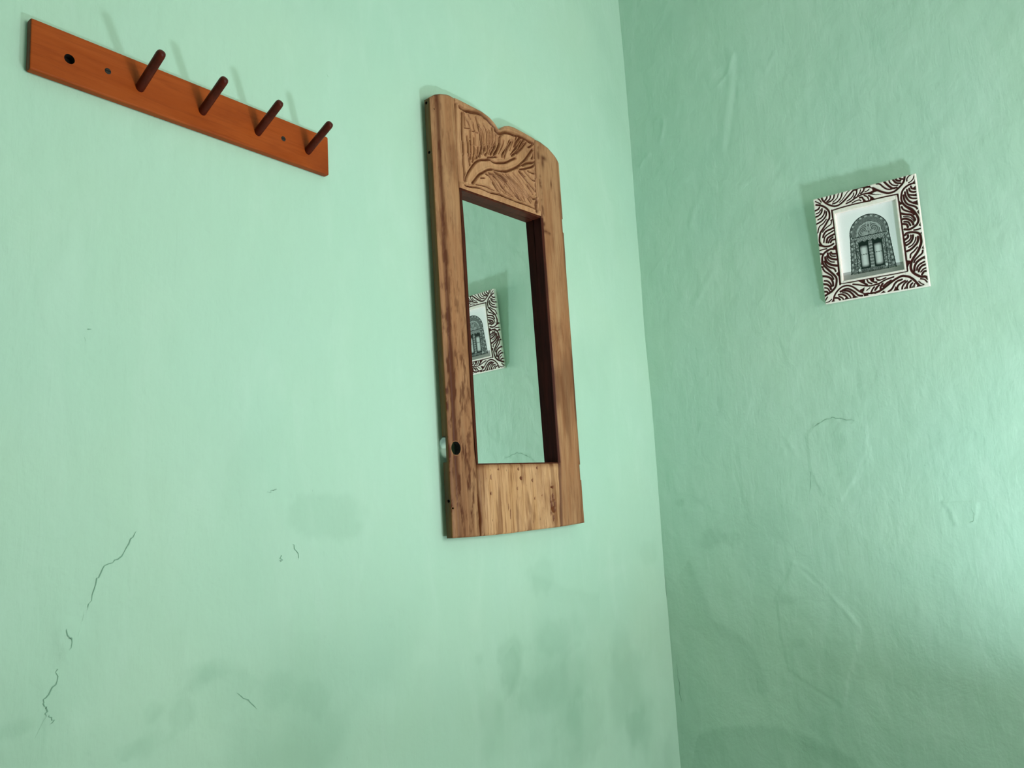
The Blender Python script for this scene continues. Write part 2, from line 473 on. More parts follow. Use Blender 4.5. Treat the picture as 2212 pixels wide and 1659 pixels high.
PATCH_R = [([(0.4145, 1.313), (0.4349, 1.3402), (0.4863, 1.3474), (0.553, 1.3163), (0.549, 1.2608), (0.5003, 1.1861), (0.4802, 1.1535), (0.4377, 1.1669), (0.4104, 1.2259)], 0.0009), ([(0.0322, 1.2454), (0.14, 1.2698), (0.2166, 1.2392), (0.2307, 1.1893), (0.1726, 1.1307), (0.097, 1.1838), (0.0266, 1.1873)], 0.0006), ([(0.681, 1.138), (0.7591, 1.1382), (0.7418, 1.0907), (0.7071, 1.0865), (0.6972, 1.1177)], 0.001), ([(0.3455, 1.0093), (0.4614, 0.9004), (0.4829, 0.8584), (0.4503, 0.7603), (0.4308, 0.6843), (0.3053, 0.7535), (0.2945, 0.9225)], 0.0008)]
FLAT_L = [(1.11, 1.59, 1.765, 1.845), (0.41, 0.875, 1.13, 2.045)]
FLAT_R = [(0.495, 0.735, 1.61, 1.89)]

def blob(S, Z, s, z, rs, rz, nz, soft=0.55, edge=0.8):
    d = np.hypot((S - s) / rs, (Z - z) / rz) + edge * nz
    return 1 - sstep(1 - soft, 1 + soft * 0.4, d)

def wall_relief(side, S, Z):
    """(relief towards the room in m, stain) of a hand-plastered wall"""
    k = 0 if side == 'left' else 50
    A, B, Cn = Noise(11 + k), Noise(23 + k), Noise(37 + k)
    h = 0.0050 * A.fbm(S * 2.6, Z * 2.2, 2)
    nz = 3.4 * B.fbm(S * 13, Z * 10, 5, 0.6)
    stain_shade = np.zeros_like(S)
    if side == 'left':
        h += 0.0016 * B.fbm(S * 9, Z * 6, 3)
        h += 0.0005 * Cn.fbm(S * 45, Z * 24, 3)
        rough = blob(S, Z, 1.45, 1.15, 0.35, 0.35, nz)
        h += 0.0006 * rough * Cn.fbm(S * 90, Z * 90, 2)
        for (s, z, rs, rz, a) in STAINS_L:
            stain_shade += 0.65 * a * blob(S, Z, s, z, rs, rz, nz)  # stains strengthened to carry part of the low wall's shade
    else:
        h += 0.0044 * B.fbm(S * 7 + Z * 3.0, Z * 6 - S * 3.0, 4)
        h += 0.0010 * Cn.fbm(S * 34 + Z * 16, Z * 22 - S * 8, 3)
        for (s, z, rs, rz, a) in STAINS_R:
            stain_shade += 0.6 * a * blob(S, Z, s, z, rs, rz, nz)
    for (pts, L, a) in (TIDE_L if side == 'left' else TIDE_R):
        ws = S + 0.007 * nz; wz = Z + 0.007 * np.roll(nz, 5, 0)
        m = in_poly(ws, wz, pts)
        dd = poly_dist(ws[m], wz[m], pts[:-2])
        stain_shade[m] += 0.8 * a * np.exp(-dd / L) * sstep(0.0, 0.016, dd)
    stain_shade += 0.16 * sstep(0.05, 0.35, A.fbm(S * 3.3 + 7, Z * 2.6, 4)) - 0.12 * sstep(0.05, 0.3, A.fbm(S * 2.9 + 31, Z * 2.1 + 5, 4))
    low = sstep(1.15, 0.75, Z)                       # lower walls' shade put into the colour as mottling, stronger on the left
    stain_shade += (0.30 if side == 'left' else 0.13) * low * sstep(0.02, 0.22, B.fbm(S * 5 + 3, Z * 4, 4))
    for a, (w, amp, pts) in enumerate(RIDGES_L if side == 'left' else RIDGES_R):
        m = (np.abs(S - np.mean([q[0] for q in pts])) < 0.4) & (np.abs(Z - np.mean([q[1] for q in pts])) < 0.5)
        d = poly_dist(S[m], Z[m], smooth_line(pts, 3))
        h[m] += 0.6 * amp * np.exp(-(d / (1.2 * w)) ** 2)
    for (pts, amp) in (PATCH_L if side == 'left' else PATCH_R):
        w_s = S + 0.006 * nz; w_z = Z + 0.006 * np.roll(nz, 3, 0)
        h += amp * in_poly(w_s, w_z, pts)
    # calm behind the things that hang there
    for (s0, s1, z0, z1) in (FLAT_L if side == 'left' else FLAT_R):
        d = np.maximum(np.maximum(s0 - S, S - s1), np.maximum(z0 - Z, Z - z1))
        h *= sstep(-0.02, 0.05, d)
    if side == 'right':
        # the corner leans: the right wall's first hand's width wanders
        h += -np.interp(Z, [0.3, 0.5, 1.25, 1.42, 1.6, 2.05, 2.65, 2.95], [-0.011, -0.010, -0.004, 0.0, -0.003, 0.006, 0.012, 0.014]) * np.exp(-(np.maximum(S, 0) / 0.16) ** 2)
    return h, np.clip(stain_shade, -1, 1)

def plaster_wall(side):
    if side == 'left':
        s = graded(-0.03, -ROOM_X, -0.03, 1.78, 0.0040, 0.08)
    else:
        s = graded(-0.03, -BACK_Y, -0.03, 1.12, 0.0036, 0.08)
    z = graded(0.0, ROOM_H, 0.45, 2.72, 0.0042, 0.08)
    S, Z = np.meshgrid(s, z, indexing='ij')
    h, st = wall_relief(side, S, Z)
    if side == 'left':
        P = np.stack([-S, -h, Z], -1)
    else:
        P = np.stack([-h, -S, Z], -1)
    nS, nZ = S.shape
    idx = np.arange(nS * nZ).reshape(nS, nZ)
    q = np.stack([idx[:-1, :-1], idx[1:, :-1], idx[1:, 1:], idx[:-1, 1:]], -1).reshape(-1, 4)
    if side == 'left':
        q = q[:, ::-1]
    me = from_arrays('wall_' + side, P.reshape(-1, 3), q)
    fattr(me, 'stain_shade', st)
    o = struct(link('wall_' + side, me, M['plaster'], smooth=True))
    # each hairline crack is a sliver of its own in the plaster
    for (w, pts) in (CRACKS_L if side == 'left' else CRACKS_R):
        rs = np.random.RandomState(int(abs(pts[0][0]) * 1e4) % 9999)
        L = smooth_line(pts, 4)
        a = np.array(L)
        a[1:-1] += rs.normal(0, 0.0011, a[1:-1].shape)
        d = np.gradient(a, axis=0)
        nrm = np.stack([-d[:, 1], d[:, 0]], 1) / (np.hypot(d[:, 0], d[:, 1])[:, None] + 1e-9)
        ww = w * 0.5 * (0.35 + rs.rand(len(a))) * np.clip(np.minimum(np.arange(len(a)), np.arange(len(a))[::-1]) / 1.5, 0.15, 1)
        VV = []
        for sgn in (-1, 1):
            e = a + nrm * ww[:, None] * sgn
            hh, _ = wall_relief(side, e[:, :1], e[:, 1:])
            hh = hh[:, 0] + 0.0007
            VV.append(np.stack([-e[:, 0], -hh, e[:, 1]], 1) if side == 'left' else np.stack([-hh, -e[:, 0], e[:, 1]], 1))
        n = len(a)
        F = [(i, i + 1, n + i + 1, n + i) for i in range(n - 1)]
        link('crack', from_arrays('crack', np.vstack(VV), F), M['crack'], o)
    return o

wall_left = plaster_wall('left')
wall_right = plaster_wall('right')
struct(box('floor', (ROOM_X, 0.2, BACK_Y - 0.2, 0.2, -0.1, 0), M['floor']))
struct(box('ceiling', (ROOM_X, 0.2, BACK_Y - 0.2, 0.2, ROOM_H, ROOM_H + 0.1), M['white']))
struct(box('wall_front', (ROOM_X - 0.15, ROOM_X, BACK_Y - 0.2, 0.2, 0, ROOM_H), M['wallplain']))
bm = bmesh.new()
for b in ((ROOM_X, WIN_X0, BACK_Y - 0.2, BACK_Y, 0, ROOM_H), (WIN_X1, 0.2, BACK_Y - 0.2, BACK_Y, 0, ROOM_H),
          (WIN_X0, WIN_X1, BACK_Y - 0.2, BACK_Y, 0, WIN_Z0), (WIN_X0, WIN_X1, BACK_Y - 0.2, BACK_Y, WIN_Z1, ROOM_H)):
    box_bm(bm, *b)
struct(link('wall_back', bm_mesh(bm, 'wall_back'), M['wallplain']))
win = empty('window_1', ((WIN_X0 + WIN_X1) / 2, BACK_Y - 0.1, WIN_Z0))
struct(win)
for b in ((WIN_X0, WIN_X0 + 0.05, BACK_Y - 0.12, BACK_Y - 0.06, WIN_Z0, WIN_Z1), (WIN_X1 - 0.05, WIN_X1, BACK_Y - 0.12, BACK_Y - 0.06, WIN_Z0, WIN_Z1),
          (WIN_X0 + 0.05, WIN_X1 - 0.05, BACK_Y - 0.12, BACK_Y - 0.06, WIN_Z0, WIN_Z0 + 0.05), (WIN_X0 + 0.05, WIN_X1 - 0.05, BACK_Y - 0.12, BACK_Y - 0.06, WIN_Z1 - 0.05, WIN_Z1)):
    box('window_frame', b, M['white'], win, 0.004)

# ------------------------------------------------------------------ added unseen uplighter right of the view, standing in for a low light source
lamp = empty('added_uplighter', (LAMP_POS[0], LAMP_POS[1], 0))
tag(lamp, 'added unseen white uplighter, bowl shade throwing light up the walls', 'lamp')
link('base', lathe('base', [(0, 0), (0.13, 0), (0.13, 0.012), (0.03, 0.022), (0, 0.022)], origin=(LAMP_POS[0], LAMP_POS[1], 0)), M['metal'], lamp, smooth=True)
link('pole', lathe('pole', [(0.011, 0.02), (0.011, LAMP_POS[2] - 0.10)], origin=(LAMP_POS[0], LAMP_POS[1], 0)), M['metal'], lamp, smooth=True)
bowl = [(0.012, -0.105), (0.07, -0.095), (0.12, -0.06), (0.15, 0.0), (0.145, 0.002), (0.115, -0.055), (0.066, -0.088), (0.0, -0.096)]  # opaque bowl keeps the added light off the lower walls
link('bowl_shade', lathe('bowl_shade', bowl, 40, LAMP_POS), M['white'], lamp, smooth=True)
lamp_d = bpy.data.lights.new('added_uplight', 'AREA')
lamp_d.shape = 'DISK'
lamp_d.size = 0.18
lamp_d.energy = LAMP_POWER
lamp_d.color = (0.84, 0.98, 1.06)
lo = bpy.data.objects.new('added_uplight', lamp_d)
COL.objects.link(lo)
lo.rotation_euler = (math.pi, 0, 0)          # shines up
lo.parent = lamp
lo.location = (0, 0, LAMP_POS[2] - 0.03)

# ------------------------------------------------------------------ carved wooden mirror
YF, YB = -0.0276, -0.0099
TOP = [(-0.8682, 2.0063), (-0.8553, 2.0176), (-0.8387, 2.0254), (-0.8192, 2.0319), (-0.7967, 2.0342), (-0.7681, 2.0353), (-0.7328, 2.0356), (-0.7025, 2.0347), (-0.6809, 2.0315), (-0.6658, 2.0245), (-0.6545, 2.0158), (-0.6472, 2.0142),
       (-0.6419, 2.0215), (-0.6297, 2.0305), (-0.6125, 2.0371), (-0.592, 2.04), (-0.5645, 2.0400), (-0.5292, 2.0394), (-0.4929, 2.038), (-0.4633, 2.0339), (-0.4377, 2.0234), (-0.4177, 2.0105)]
ztop = lambda x: np.interp(x, [q[0] for q in TOP], [q[1] for q in TOP])
zbot = lambda x: np.interp(x, [-0.87, -0.86, -0.78, -0.70, -0.64, -0.52, -0.41], [1.1360, 1.1358, 1.1337, 1.1330, 1.1340, 1.1348, 1.1382])
XO_L = lambda z: np.interp(z, [1.13, 1.40, 2.01], [-0.8612, -0.8622, -0.8685])
XO_R = lambda z: np.interp(z, [1.13, 1.40, 2.01], [-0.4176, -0.4188, -0.4176])
XI_L = lambda z: np.interp(z, [1.13, 1.272, 1.30, 1.55, 1.838, 1.90, 2.04], [-0.7822, -0.7835, -0.7865, -0.7893, -0.7915, -0.7935, -0.7940])
XG_L = lambda z: np.interp(z, [1.13, 1.272, 1.55, 1.80, 1.84], [-0.7785, -0.7785, -0.7805, -0.7822, -0.7860])
XI_R = lambda z: np.interp(z, [1.13, 1.265, 1.275, 1.55, 1.80, 1.845, 1.862, 1.95, 2.04], [-0.5145, -0.5062, -0.5055, -0.5076, -0.5088, -0.5095, -0.5135, -0.5180, -0.5178])
OPEN_B = lambda x: np.interp(x, [-0.78, -0.505], [1.2712, 1.2738])
OPEN_T = lambda x: np.interp(x, [-0.79, -0.51], [1.8382, 1.8494])

def slab(name, ns, nt, xl, xr, zb, zt, znom, front, s_list=None):
    """board between xl(z)..xr(z) and zb(x)..zt(x); front(X, Z) -> (relief m, wax 0..1)"""
    s = np.linspace(0, 1, ns) if s_list is None else np.asarray(s_list)
    ns = len(s)
    t = np.linspace(0, 1, nt)
    Sg, Tg = np.meshgrid(s, t, indexing='ij')
    Zn = znom[0] + (znom[1] - znom[0]) * Tg
    X = xl(Zn) + (xr(Zn) - xl(Zn)) * Sg
    Z = zb(X) + (zt(X) - zb(X)) * Tg
    rel, wax = front(X, Z)
    # eased edges
    ed = np.minimum(np.minimum(X - xl(Zn), xr(Zn) - X), np.minimum(Z - zb(X), zt(X) - Z))
    rel = rel - 0.0016 * (1 - sstep(0, 0.0035, ed))
    Y = YF - rel
    n = ns * nt
    Pf = np.stack([X, Y, Z], -1).reshape(-1, 3)
    Pb = np.stack([X, np.full_like(X, YB), Z], -1).reshape(-1, 3)
    idx = np.arange(n).reshape(ns, nt)
    fr = np.stack([idx[:-1, :-1], idx[1:, :-1], idx[1:, 1:], idx[:-1, 1:]], -1).reshape(-1, 4)
    bk = fr[:, ::-1] + n
    loop = np.concatenate([idx[:, 0], idx[-1, 1:], idx[-2::-1, -1], idx[0, -2:0:-1]])
    nx = np.roll(loop, -1)
    sd = np.stack([loop, loop + n, nx + n, nx], -1)
    me = from_arrays(name, np.vstack([Pf, Pb]), np.vstack([fr, bk, sd]))
    fattr(me, 'wax', np.concatenate([np.clip(wax, 0, 1).ravel(), np.zeros(n)]))
    return me

NW = Noise(5)
def stile_front_left(X, Z):
    d = X - XO_L(Z); e = XI_L(Z) - X
    rel = 0.0010 * NW.fbm(X * 30, Z * 6, 3)
    rel -= 0.0018 * np.exp(-((d - 0.0125) / 0.0020) ** 2)
    rel -= 0.0022 * (1 - sstep(0.0, 0.016, e)) + 0.0016 * (1 - sstep(0.0, 0.012, d))
    st = NW.fbm(X * 60, Z * 9, 4)
    wax = 0.9 * np.exp(-((d - 0.0185 - 0.004 * st) / 0.0065) ** 2) * sstep(-0.3, 0.12, NW.fbm(X * 10 + 5, Z * 5, 3) + 0.1)
    low = sstep(1.75, 1.45, Z) * sstep(1.12, 1.2, Z)
    fl = NW.fbm(X * 130 + 3, Z * 34, 5, 0.65)
    wax += 0.5 * low * sstep(0.0, 0.16, fl + 0.35 * NW.fbm(X * 26, Z * 3.2, 3)) + 0.30 * sstep(0.02, 0.2, fl)
    wax += 0.7 * (1 - sstep(0.001, 0.008, e)) * sstep(1.9, 1.75, Z)
    wax += 0.35 * sstep(0.08, 0.22, NW.fbm(X * 30 + 9, Z * 3.4 + 1, 4))
    return rel, wax

def stile_front_right(X, Z):
    d = X - XI_R(Z); e = XO_R(Z) - X
    rel = 0.0012 * NW.fbm(X * 24 + 40, Z * 6, 3)
    rel -= (0.0014 + 0.0022 * sstep(1.26, 1.30, Z) * sstep(1.86, 1.83, Z)) * (1 - sstep(0.002, 0.011, d)) + 0.0015 * (1 - sstep(0.0, 0.012, e))
    rel -= 0.0012 * np.exp(-((d - 0.010) / 0.002) ** 2) * sstep(1.82, 1.9, Z)
    st = NW.fbm(X * 150 + 11, Z * 14 + 3, 4)
    wax = 0.7 * (1 - sstep(0.002, 0.02, e)) * sstep(-0.1, 0.15, st + 0.05)
    wax += (0.7 + 0.6 * sstep(1.26, 1.28, Z)) * (1 - sstep(0.003, 0.0095, d)) * sstep(1.87, 1.84, Z) + 0.5 * sstep(0.06, 0.2, NW.fbm(X * 20, Z * 3.4, 4))
    wax += 0.8 * np.exp(-((d - 0.011) / 0.004) ** 2) * sstep(0.0, 0.15, NW.fbm(X * 60, Z * 60, 3) + 0.03) * sstep(1.8, 1.88, Z)
    for (x, z, rx, rz) in ((-0.486, 2.000, 0.012, 0.006), (-0.492, 1.985, 0.006, 0.012), (-0.462, 1.942, 0.003, 0.009), (-0.497, 1.815, 0.008, 0.004), (-0.483, 1.813, 0.006, 0.003), (-0.502, 1.832, 0.004, 0.004)):
        wax += 0.9 * np.exp(-(((X - x) / rx) ** 2 + ((Z - z) / rz) ** 2))
    return rel, wax

PANEL_LINES = parse_lines('5.4:-793.6,2020.4 -796.3,1982.2 -800,1944.1 -801.4,1910;3.2:-773.7,2009.2 -776.2,1974.6 -777.1,1948.3 -777.3,1918;4.5:-781.2,2019.8 -767.8,2017.4 -748.5,2020.9 -727.5,2025.7 -710.9,2027.3 -702.1,2025.1 -691,2023.8 -678.9,2018.8 -669.1,2012.9 -659.4,2004.5 -651.3,2004.2 -641.3,2009.3;2.0:-766.3,2009.7 -766.3,1981.9;2.3:-760.8,1998.9 -754.9,1992.8 -749.4,1980.4 -751,1946;1.8:-755.5,2012.2 -746.5,2005;2.0:-739.6,1996.8 -738.4,1984.3 -736.5,1980.4;3.1:-729.5,2014.2 -724.9,2003.7 -720.8,1986.8 -717.8,1968.7 -719.3,1937;2.5:-761.5,1961.1 -762.3,1922.9;2.7:-752.6,1953 -754.7,1925.4;2.0:-739.9,1964.9 -741.6,1929.7;2.3:-719.9,1997.8 -710.6,1990.4 -708.4,1975.8 -712.5,1939.3;2.3:-703.7,2005.9 -695.7,1994.1 -695.3,1972.6 -700,1943.4;2.2:-687.3,2001 -685.3,1983.8 -687.8,1967.4 -692.7,1950.3;2.3:-677.4,2009.9 -674.3,1993 -676.6,1979 -681.9,1957;2.2:-669.7,1979 -676.8,1963.3;3.3:-650.5,1999.8 -655.9,1978.2 -668.4,1955.3;1.6:-745.3,1978.1 -725.7,1980.5;1.6:-768.7,1977.3 -751.5,1981.2;3.2:-776.5,1938.6 -776.6,1916.4 -777.2,1894.2 -775.7,1872.7 -776.8,1857.7;2.5:-762,1943.6 -761.3,1925.2 -757.2,1896.1;2.3:-753.3,1946.5 -753.9,1925.4 -755.9,1912;2.3:-741.8,1942.9 -743.3,1923.6 -749,1906.1;2.3:-727.4,1947.7 -729.7,1931.8 -736.3,1916.9;3.3:-717.8,1958.6 -719.2,1940.6 -726,1923.9;3.1:-704.8,1954.5 -706.5,1947;2.3:-695.2,1962.3 -698.7,1947.3 -705.2,1936;2.7:-669.5,1970.2 -678.9,1954.7 -687.9,1942.4;3.1:-654.9,1978.3 -663.4,1961.3 -675,1946.6;3.2:-772,1859.1 -768.6,1870.4 -759.1,1884.3 -745,1902.1 -733.4,1913.3 -719.7,1921.5 -703.8,1926.5 -689.9,1931.8 -678.8,1929.9 -657.7,1933.9 -639.6,1940.1 -630.8,1944.4;3.4:-751.6,1859.3 -741.1,1870.6 -726.9,1886 -711.9,1895.9 -700.1,1904.1 -684.9,1911.1 -671.1,1913.1 -653.5,1916.2 -633,1920.9;2.5:-708.7,1893.8 -695.5,1892.6 -685,1883.5 -676.7,1875.3 -669.5,1866.6 -663.3,1858.4;2.7:-699.4,1899 -680.3,1898.7 -666.3,1889.1 -651.2,1877.3 -640,1871.2;2.7:-679.7,1905.8 -663,1900.9 -646.1,1894.3 -636.2,1885.5;2.5:-670.3,1908.7 -651.1,1904.5 -635.1,1897.5;2.0:-725.3,1879 -709.6,1883.8;2.0:-742,1859.2 -720,1863.4 -702.3,1864.8 -681.1,1863.3;2.7:-777.6,1847.3 -761.9,1848.2 -731.6,1854.8 -709.8,1854.3 -692.1,1854.1 -668,1857.1;2.7:-697.6,1933.9 -680.1,1940.3 -664.7,1946.1;4.5:-666.7,2007.3 -656.7,2003 -645.9,2006 -632,2014.8 -613.5,2019.7 -595.1,2021.4 -576.2,2023.8 -557.1,2025.5 -540.5,2024.6 -524.9,2024.9;3.6:-650.9,2001.9 -653.7,1983.5 -660.8,1969.4 -676.7,1945.4;2.5:-613.9,2002.7 -625.6,1981.2 -643,1959.6 -646.1,1951.5;2.5:-608,2001.5 -627.6,1972.5 -637.7,1952.6;2.5:-590.4,2018.9 -592.8,2006.7 -599.3,1990;3.8:-576.5,2020.5 -587.9,2006 -593,1992.1;2.5:-593,1992.1 -605.5,1975.8 -613.6,1967.6;2.9:-561.4,2020.8 -571.5,2007.4 -583,1992.2 -595.5,1978.3 -611.4,1965.1;2.5:-551.4,2018.4 -565.9,2001.2 -579.7,1988.4 -593.4,1975;2.5:-544.8,2008.2 -536.6,2012.6 -527.9,2020.5;2.5:-529.1,1996.8 -528.5,1990.4 -534.5,1982.7;3.6:-573.1,1954 -556.8,1964.8 -540.8,1971.6 -524.6,1977.6;2.7:-586.8,1940.9 -571.3,1946.5 -552.8,1954.7 -533.8,1963.9 -525.1,1972.4;2.5:-587.1,1937.5 -572.5,1934.8 -565.3,1931.4;2.5:-552.2,1948.3 -527.7,1948.5;3.1:-656.9,1934.7 -632.7,1943.2 -613.6,1954.8 -594.2,1966.7;3.6:-646.7,1918.4 -632.2,1922.9 -609.5,1934.6 -588.6,1947.5 -576.4,1957.8 -559.9,1972 -547,1986 -535.3,1999.8 -526.5,2009.4;4.3:-517.8,2029.8 -518.7,2008.6 -520.5,1978.8 -521.5,1944.6;4.4:-519.3,1979.7 -521.7,1943 -523.2,1915.8 -522.2,1884.9;8.8:-522.2,1884.9 -527.1,1858.9;3.5:-674.8,1908 -657.7,1904.5 -630.9,1891.3 -613.9,1879.2 -588.6,1867.5;2.5:-653.3,1910.8 -629.8,1903.6 -611.4,1891.9 -592.9,1878.3 -579.2,1867.5;2.7:-640.3,1914.8 -616.6,1905.8 -594.2,1892.6 -579.1,1882.2 -569.6,1869.3;2.5:-628.5,1916.7 -606,1907.2 -585.7,1897.7 -568,1885.4 -548.7,1872.4;2.5:-609.4,1926 -589.2,1915.7 -570.6,1900.3 -555.5,1887.1 -546.9,1877.3;3.3:-587.2,1936.3 -567.8,1927.3 -549.7,1916.9 -535,1910.6 -528.5,1905.3;2.7:-557.2,1911.2 -544.4,1900.8 -539.3,1896.1;2.7:-570.1,1945.9 -554.4,1938.4 -541.1,1932.7 -527.3,1930.6;2.7:-548.6,1887.3 -537.8,1884.2 -527.6,1887.9;2.5:-665.3,1903 -646,1893.6;2.7:-683.2,1896.7 -665.3,1888.8 -641.2,1876.5 -615.1,1867;3.3:-684.6,1880.6 -670.9,1868 -661.4,1862.4 -644.1,1858.9 -618.4,1859.3;2.9:-686.7,1856 -666.8,1857.5 -639.1,1858.2 -618.5,1858.4 -586.7,1860.3 -556.8,1861.5 -533.3,1860.8;1.5:-740.7,1999.5 -737.8,1991.7 -735.2,1983.6 -734.4,1975.3 -734,1966.9 -734.4,1958.4 -734.8,1950;1.5:-719.6,1999 -716.5,1991.1 -714.8,1982.4 -714,1973.6 -713.9,1964.7 -714.5,1955.9 -715.2,1947;1.5:-706.4,1996 -702.8,1989.3 -702.2,1981.3 -702.2,1973.2 -703,1965.3 -704.1,1957.3 -705.2,1949.3;1.5:-692.8,1996.9 -690.7,1990.1 -690.6,1982.8 -691,1975.5 -691.8,1968.3 -693.3,1961.1 -694.8,1954;1.5:-681.4,1998.9 -680.4,1992.4 -680.2,1985.9 -681.2,1979.3 -682.4,1972.8 -683.9,1966.4 -685.6,1960;1.5:-664.1,1998.6 -664.2,1992.3 -664.8,1986.1 -666.4,1979.9 -668.4,1974 -670.7,1968 -672.9,1962.1;1.5:-634.8,1995.1 -637.2,1987.8 -640.4,1980.8 -644.4,1974.2 -648.9,1967.9 -653.4,1961.6 -657.9,1955.3;1.5:-601.6,2005.4 -603.9,2000.5 -606.3,1995.7 -608.9,1990.9 -611.6,1986.2 -613.9,1981.2 -616.2,1976.3;1.5:-585.1,2016.2 -586.8,2012.7 -588.4,2009.2 -590.3,2005.8 -591.9,2002.2 -593.3,1998.5 -594.7,1994.8;1.5:-573.1,2015.3 -577.2,2009.9 -581.3,2004.5 -585.5,1999.2 -589.6,1993.9 -593.5,1988.5 -597.9,1983.6;1.5:-561.7,2013 -566.9,2006.3 -572.2,1999.7 -577.9,1993.4 -583.8,1987.3 -589.8,1981.3 -596.1,1975.7;1.5:-676.3,1883.7 -668.7,1878.7 -660.6,1874.3 -652.1,1870.9 -643.5,1867.9 -634.6,1866.2 -625.7,1864.7;1.5:-668.9,1899.3 -659,1895.4 -649.5,1890.7 -640,1885.8 -630.9,1880.2 -621.5,1875.5 -611.7,1871.4;1.5:-653,1906.6 -642.2,1903 -632.1,1897.8 -622.1,1892.2 -612.8,1885.6 -603.4,1879.2 -593.6,1873.4;1.5:-636.6,1909.3 -626.4,1905.8 -616.9,1900.8 -607.7,1895.2 -598.7,1889.3 -589.9,1883 -581.8,1876.1;1.5:-624.1,1911.6 -613.8,1907.5 -603.9,1902.7 -594.1,1897.5 -584.7,1891.5 -575.6,1885.2 -567.1,1878.4;1.5:-609.2,1916.9 -599.5,1912.4 -590.3,1907 -581.2,1901.4 -572.7,1895 -564.2,1888.4 -555.8,1881.8;1.5:-590.1,1927.1 -581.8,1923.1 -574.1,1918.3 -566.7,1913 -559.2,1907.7 -551.7,1902.8 -544.2,1897.7;1.5:-696,1896 -688.3,1895.1 -681.7,1890.8 -675.4,1885.8 -669.4,1880.6 -663.6,1875.1 -657.7,1869.8;1.5:-682.4,1901.5 -675.2,1900.5 -668.6,1897.8 -662.3,1894.3 -656,1890.6 -649.9,1886.8 -644.1,1882.4;1.5:-669.8,1905.9 -664.6,1904.5 -659.4,1903.2 -654.3,1901.5 -649.3,1899.6 -644.5,1897.4 -640.1,1894.5;1.5:-752,1937.9 -752,1932.6 -752.1,1927.2 -751.9,1921.9 -752.2,1916.7 -752.5,1911.5 -752.8,1906.3;1.5:-735.1,1940.9 -735.5,1936.6 -736,1932.2 -736.5,1927.9 -738,1923.8 -739.5,1919.7 -741.1,1915.6;1.5:-723.1,1948.9 -723.5,1944.6 -724,1940.4 -724.5,1936.2 -726.1,1932.2 -727.8,1928.3 -729.5,1924.3;1.5:-707.1,1956.5 -707.7,1952.5 -708.2,1948.5 -708.8,1944.5 -710.4,1940.8 -712.1,1937.2 -713.9,1933.6;1.5:-683.8,1962.7 -685.3,1959.2 -686.8,1955.7 -688.3,1952.2 -690.2,1948.9 -692.3,1945.6 -694.4,1942.4')
def panel_front(X, Z):
    xm, zm = X * 1000, Z * 1000
    rel = 0.0005 * NW.fbm(X * 60, Z * 40, 3)
    wax = 0.15 * sstep(0.0, 0.3, NW.fbm(X * 40, Z * 30, 4))
    # rim along the top stands proud of the carved field
    rim = 1 - sstep(0.012, 0.0155, ztop(X) - Z)
    rel += -0.0022 * (1 - rim) * sstep(1.8475, 1.854, Z - 0.04 * (X + 0.79))
    inner = (1 - rim)
    g = np.zeros_like(X)
    for w, pts in PANEL_LINES:
        L = smooth_line(pts, 4)
        xs = [q[0] for q in L]; zs = [q[1] for q in L]
        m = (xm > min(xs) - 9) & (xm < max(xs) + 9) & (zm > min(zs) - 9) & (zm < max(zs) + 9)
        if not m.any():
            continue
        d = poly_dist(xm[m], zm[m], L)
        v = np.clip(1 - d / (w * 1.05), 0, 1)
        g[m] = np.maximum(g[m], v * min(1.0, 0.45 + w / 5))
        # the cut throws up a rounded shoulder on either side
        rel[m] += 0.0014 * np.exp(-((d - w * 1.45) / (w * 0.6)) ** 2)
    rel -= 0.0050 * g ** 0.75
    wax += 0.92 * sstep(0.10, 0.65, g)
    return rel, wax

def lower_front(X, Z):
    rel = 0.0009 * NW.fbm(X * 70, Z * 12, 4)
    rel -= 0.0018 * (1 - sstep(0.0, 0.004, X - XI_L(Z))) + 0.0018 * (1 - sstep(0.0, 0.004, XI_R(Z) - X))
    st = NW.fbm(X * 90 + 3, Z * 12, 4)
    wax = 0.55 * (1 - sstep(0.004, 0.026, X - XI_L(Z))) * sstep(-0.2, 0.1, st + 0.1)
    wax += 0.8 * (1 - sstep(0.0, 0.006, XI_R(Z) - X)) + 0.5 * (1 - sstep(0.0, 0.012, OPEN_B(X) - Z))
    wax += 0.5 * sstep(0.05, 0.2, st)
    # worm-eaten split low on the right of the panel
    hole = np.zeros_like(X)
    for (x, z, rx, rz) in ((-0.5395, 1.222, 0.0075, 0.0035), (-0.5385, 1.2, 0.003, 0.012), (-0.546, 1.182, 0.0035, 0.011), (-0.538, 1.172, 0.006, 0.008), (-0.534, 1.186, 0.003, 0.009), (-0.541, 1.156, 0.003, 0.010), (-0.5485, 1.196, 0.002, 0.008), (-0.55, 1.168, 0.002, 0.009),
                          (-0.6945, 1.186, 0.0018, 0.010), (-0.690, 1.172, 0.0018, 0.010), (-0.748, 1.215, 0.003, 0.004), (-0.745, 1.246, 0.002, 0.005), (-0.648, 1.243, 0.0045, 0.004), (-0.609, 1.238, 0.003, 0.003), (-0.662, 1.222, 0.002, 0.003), (-0.605, 1.2, 0.002, 0.003), (-0.590, 1.264, 0.003, 0.003), (-0.655, 1.262, 0.003, 0.003), (-0.72, 1.262, 0.003, 0.003), (-0.578, 1.205, 0.002, 0.002)):
        dd = ((X - x) / rx) ** 2 + ((Z - z) / rz) ** 2 + 1.6 * NW.fbm(X * 160, Z * 120, 3)
        hole = np.maximum(hole, 1 - sstep(0.5, 1.1, dd))
    rel -= 0.003 * hole
    wax += 1.3 * hole
    return rel, wax

